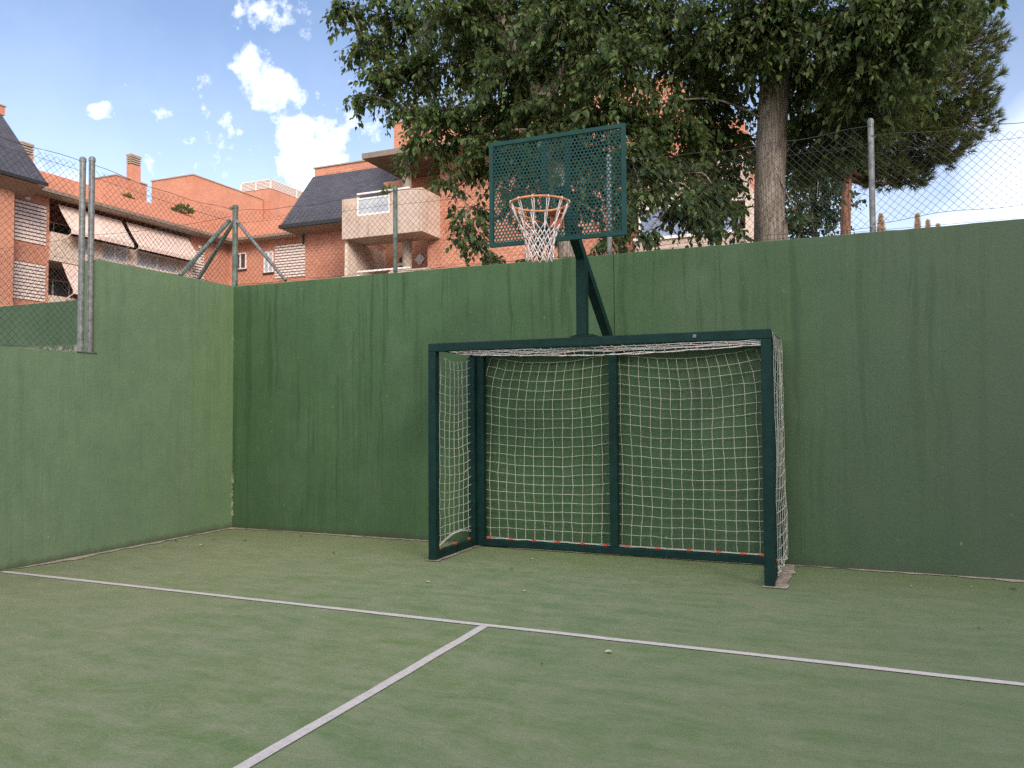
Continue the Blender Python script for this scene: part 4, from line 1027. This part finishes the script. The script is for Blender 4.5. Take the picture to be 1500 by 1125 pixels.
# thin high veil over the rest of the sky, thick unseen cloud deck added behind and overhead for neutral fill light
sep = N.new('ShaderNodeSeparateXYZ'); Lk.new(dirv, sep.inputs[0])
deckn = wnoise(2.6, 6, .6, (7,2,1))
back = wm('MULTIPLY', wm('SUBTRACT', wm('ADD', wm('MULTIPLY', sep.outputs[2], .9), wm('MULTIPLY', sep.outputs[1], -.75)), .28), 3.0, clamp=True)
deck = wm('MULTIPLY', back, wm('MULTIPLY', wm('SUBTRACT', deckn.outputs[0], .36), 4.5, clamp=True))
veil = wm('MULTIPLY', wm('SUBTRACT', wnoise(3.5,6,.65,(1,8,3)).outputs[0], .42), .7, clamp=True)
haze = wm('MULTIPLY', wm('SUBTRACT', .42, sep.outputs[2], clamp=True), HAZE_K)
thin = wm('ADD', wm('ADD', wm('MULTIPLY', veil, .3), haze), VEIL0, clamp=True)
mixh = N.new('ShaderNodeMix'); mixh.data_type = 'RGBA'; Lk.new(thin, mixh.inputs[0]); Lk.new(sky.outputs[0], mixh.inputs[6]); mixh.inputs[7].default_value = (*VEIL_C,1)
tint = N.new('ShaderNodeMix'); tint.data_type = 'RGBA'; tint.blend_type = 'MULTIPLY'; tint.inputs[0].default_value = 1; Lk.new(mixh.outputs[2], tint.inputs[6]); tint.inputs[7].default_value = (*SKY_TINT,1)
soft = None
for (x,y,z,r,k) in SOFT:
    d = N.new('ShaderNodeVectorMath'); d.operation = 'DISTANCE'; Lk.new(vc.outputs[0], d.inputs[0]); d.inputs[1].default_value = (x,y,z)
    v = wm('MULTIPLY', wm('SUBTRACT', 1, wm('DIVIDE', d.outputs['Value'], r), clamp=True), wm('MULTIPLY', wm('ADD', .55, nz1.outputs[0]), k))
    soft = v if soft is None else wm('MAXIMUM', soft, v)
dens = wm('MAXIMUM', dens, wm('MINIMUM', soft, .8))
full = wm('MAXIMUM', dens, wm('MULTIPLY', deck, .9))
shade = wm('ADD', .86, wm('MULTIPLY', wnoise(14,5,.6,(5,5,9)).outputs[0], .28))
cc = N.new('ShaderNodeVectorMath'); cc.operation = 'SCALE'; cc.inputs[0].default_value = CLOUD_C; Lk.new(shade, cc.inputs['Scale'])
mixc = N.new('ShaderNodeMix'); mixc.data_type = 'RGBA'; Lk.new(full, mixc.inputs[0]); Lk.new(tint.outputs[2], mixc.inputs[6]); Lk.new(cc.outputs[0], mixc.inputs[7])
Lk.new(mixc.outputs[2], bg.inputs[0]); bg.inputs[1].default_value = SKY_S

sun = bpy.data.lights.new('sun', 'SUN'); sun.energy = SUN_E; sun.angle = SUN_A; sun.color = (1,.90,.78)
so = bpy.data.objects.new('sun', sun); COL.objects.link(so)
sd = Vector((SUN_H[0]*math.cos(SUN_EL), SUN_H[1]*math.cos(SUN_EL), math.sin(SUN_EL)))
so.rotation_euler = sd.to_track_quat('Z','Y').to_euler(); so.location = (10,-10,20)

cam = bpy.data.cameras.new('camera'); co = bpy.data.objects.new('camera', cam); COL.objects.link(co)
cam.sensor_width = 36; cam.lens = 1167.17/1500*36; cam.clip_start = .05; cam.clip_end = 2000
yaw,pitch,roll = CAM_R
fw = Vector((math.sin(yaw)*math.cos(pitch), math.cos(yaw)*math.cos(pitch), math.sin(pitch))); rt = Vector((math.cos(yaw),-math.sin(yaw),0)); up = rt.cross(fw)
r2 = rt*math.cos(roll)+up*math.sin(roll); u2 = up*math.cos(roll)-rt*math.sin(roll)
co.matrix_world = Matrix(((r2.x,u2.x,-fw.x,CAM_P[0]),(r2.y,u2.y,-fw.y,CAM_P[1]),(r2.z,u2.z,-fw.z,CAM_P[2]),(0,0,0,1)))
sc.camera = co
sc.render.engine = 'CYCLES'
sc.cycles.use_denoising = False; sc.cycles.max_bounces = 8; sc.cycles.transparent_max_bounces = 8
sc.view_settings.view_transform = 'Standard'; sc.view_settings.look = 'None'; sc.view_settings.exposure = EXPOSURE; sc.view_settings.gamma = 1
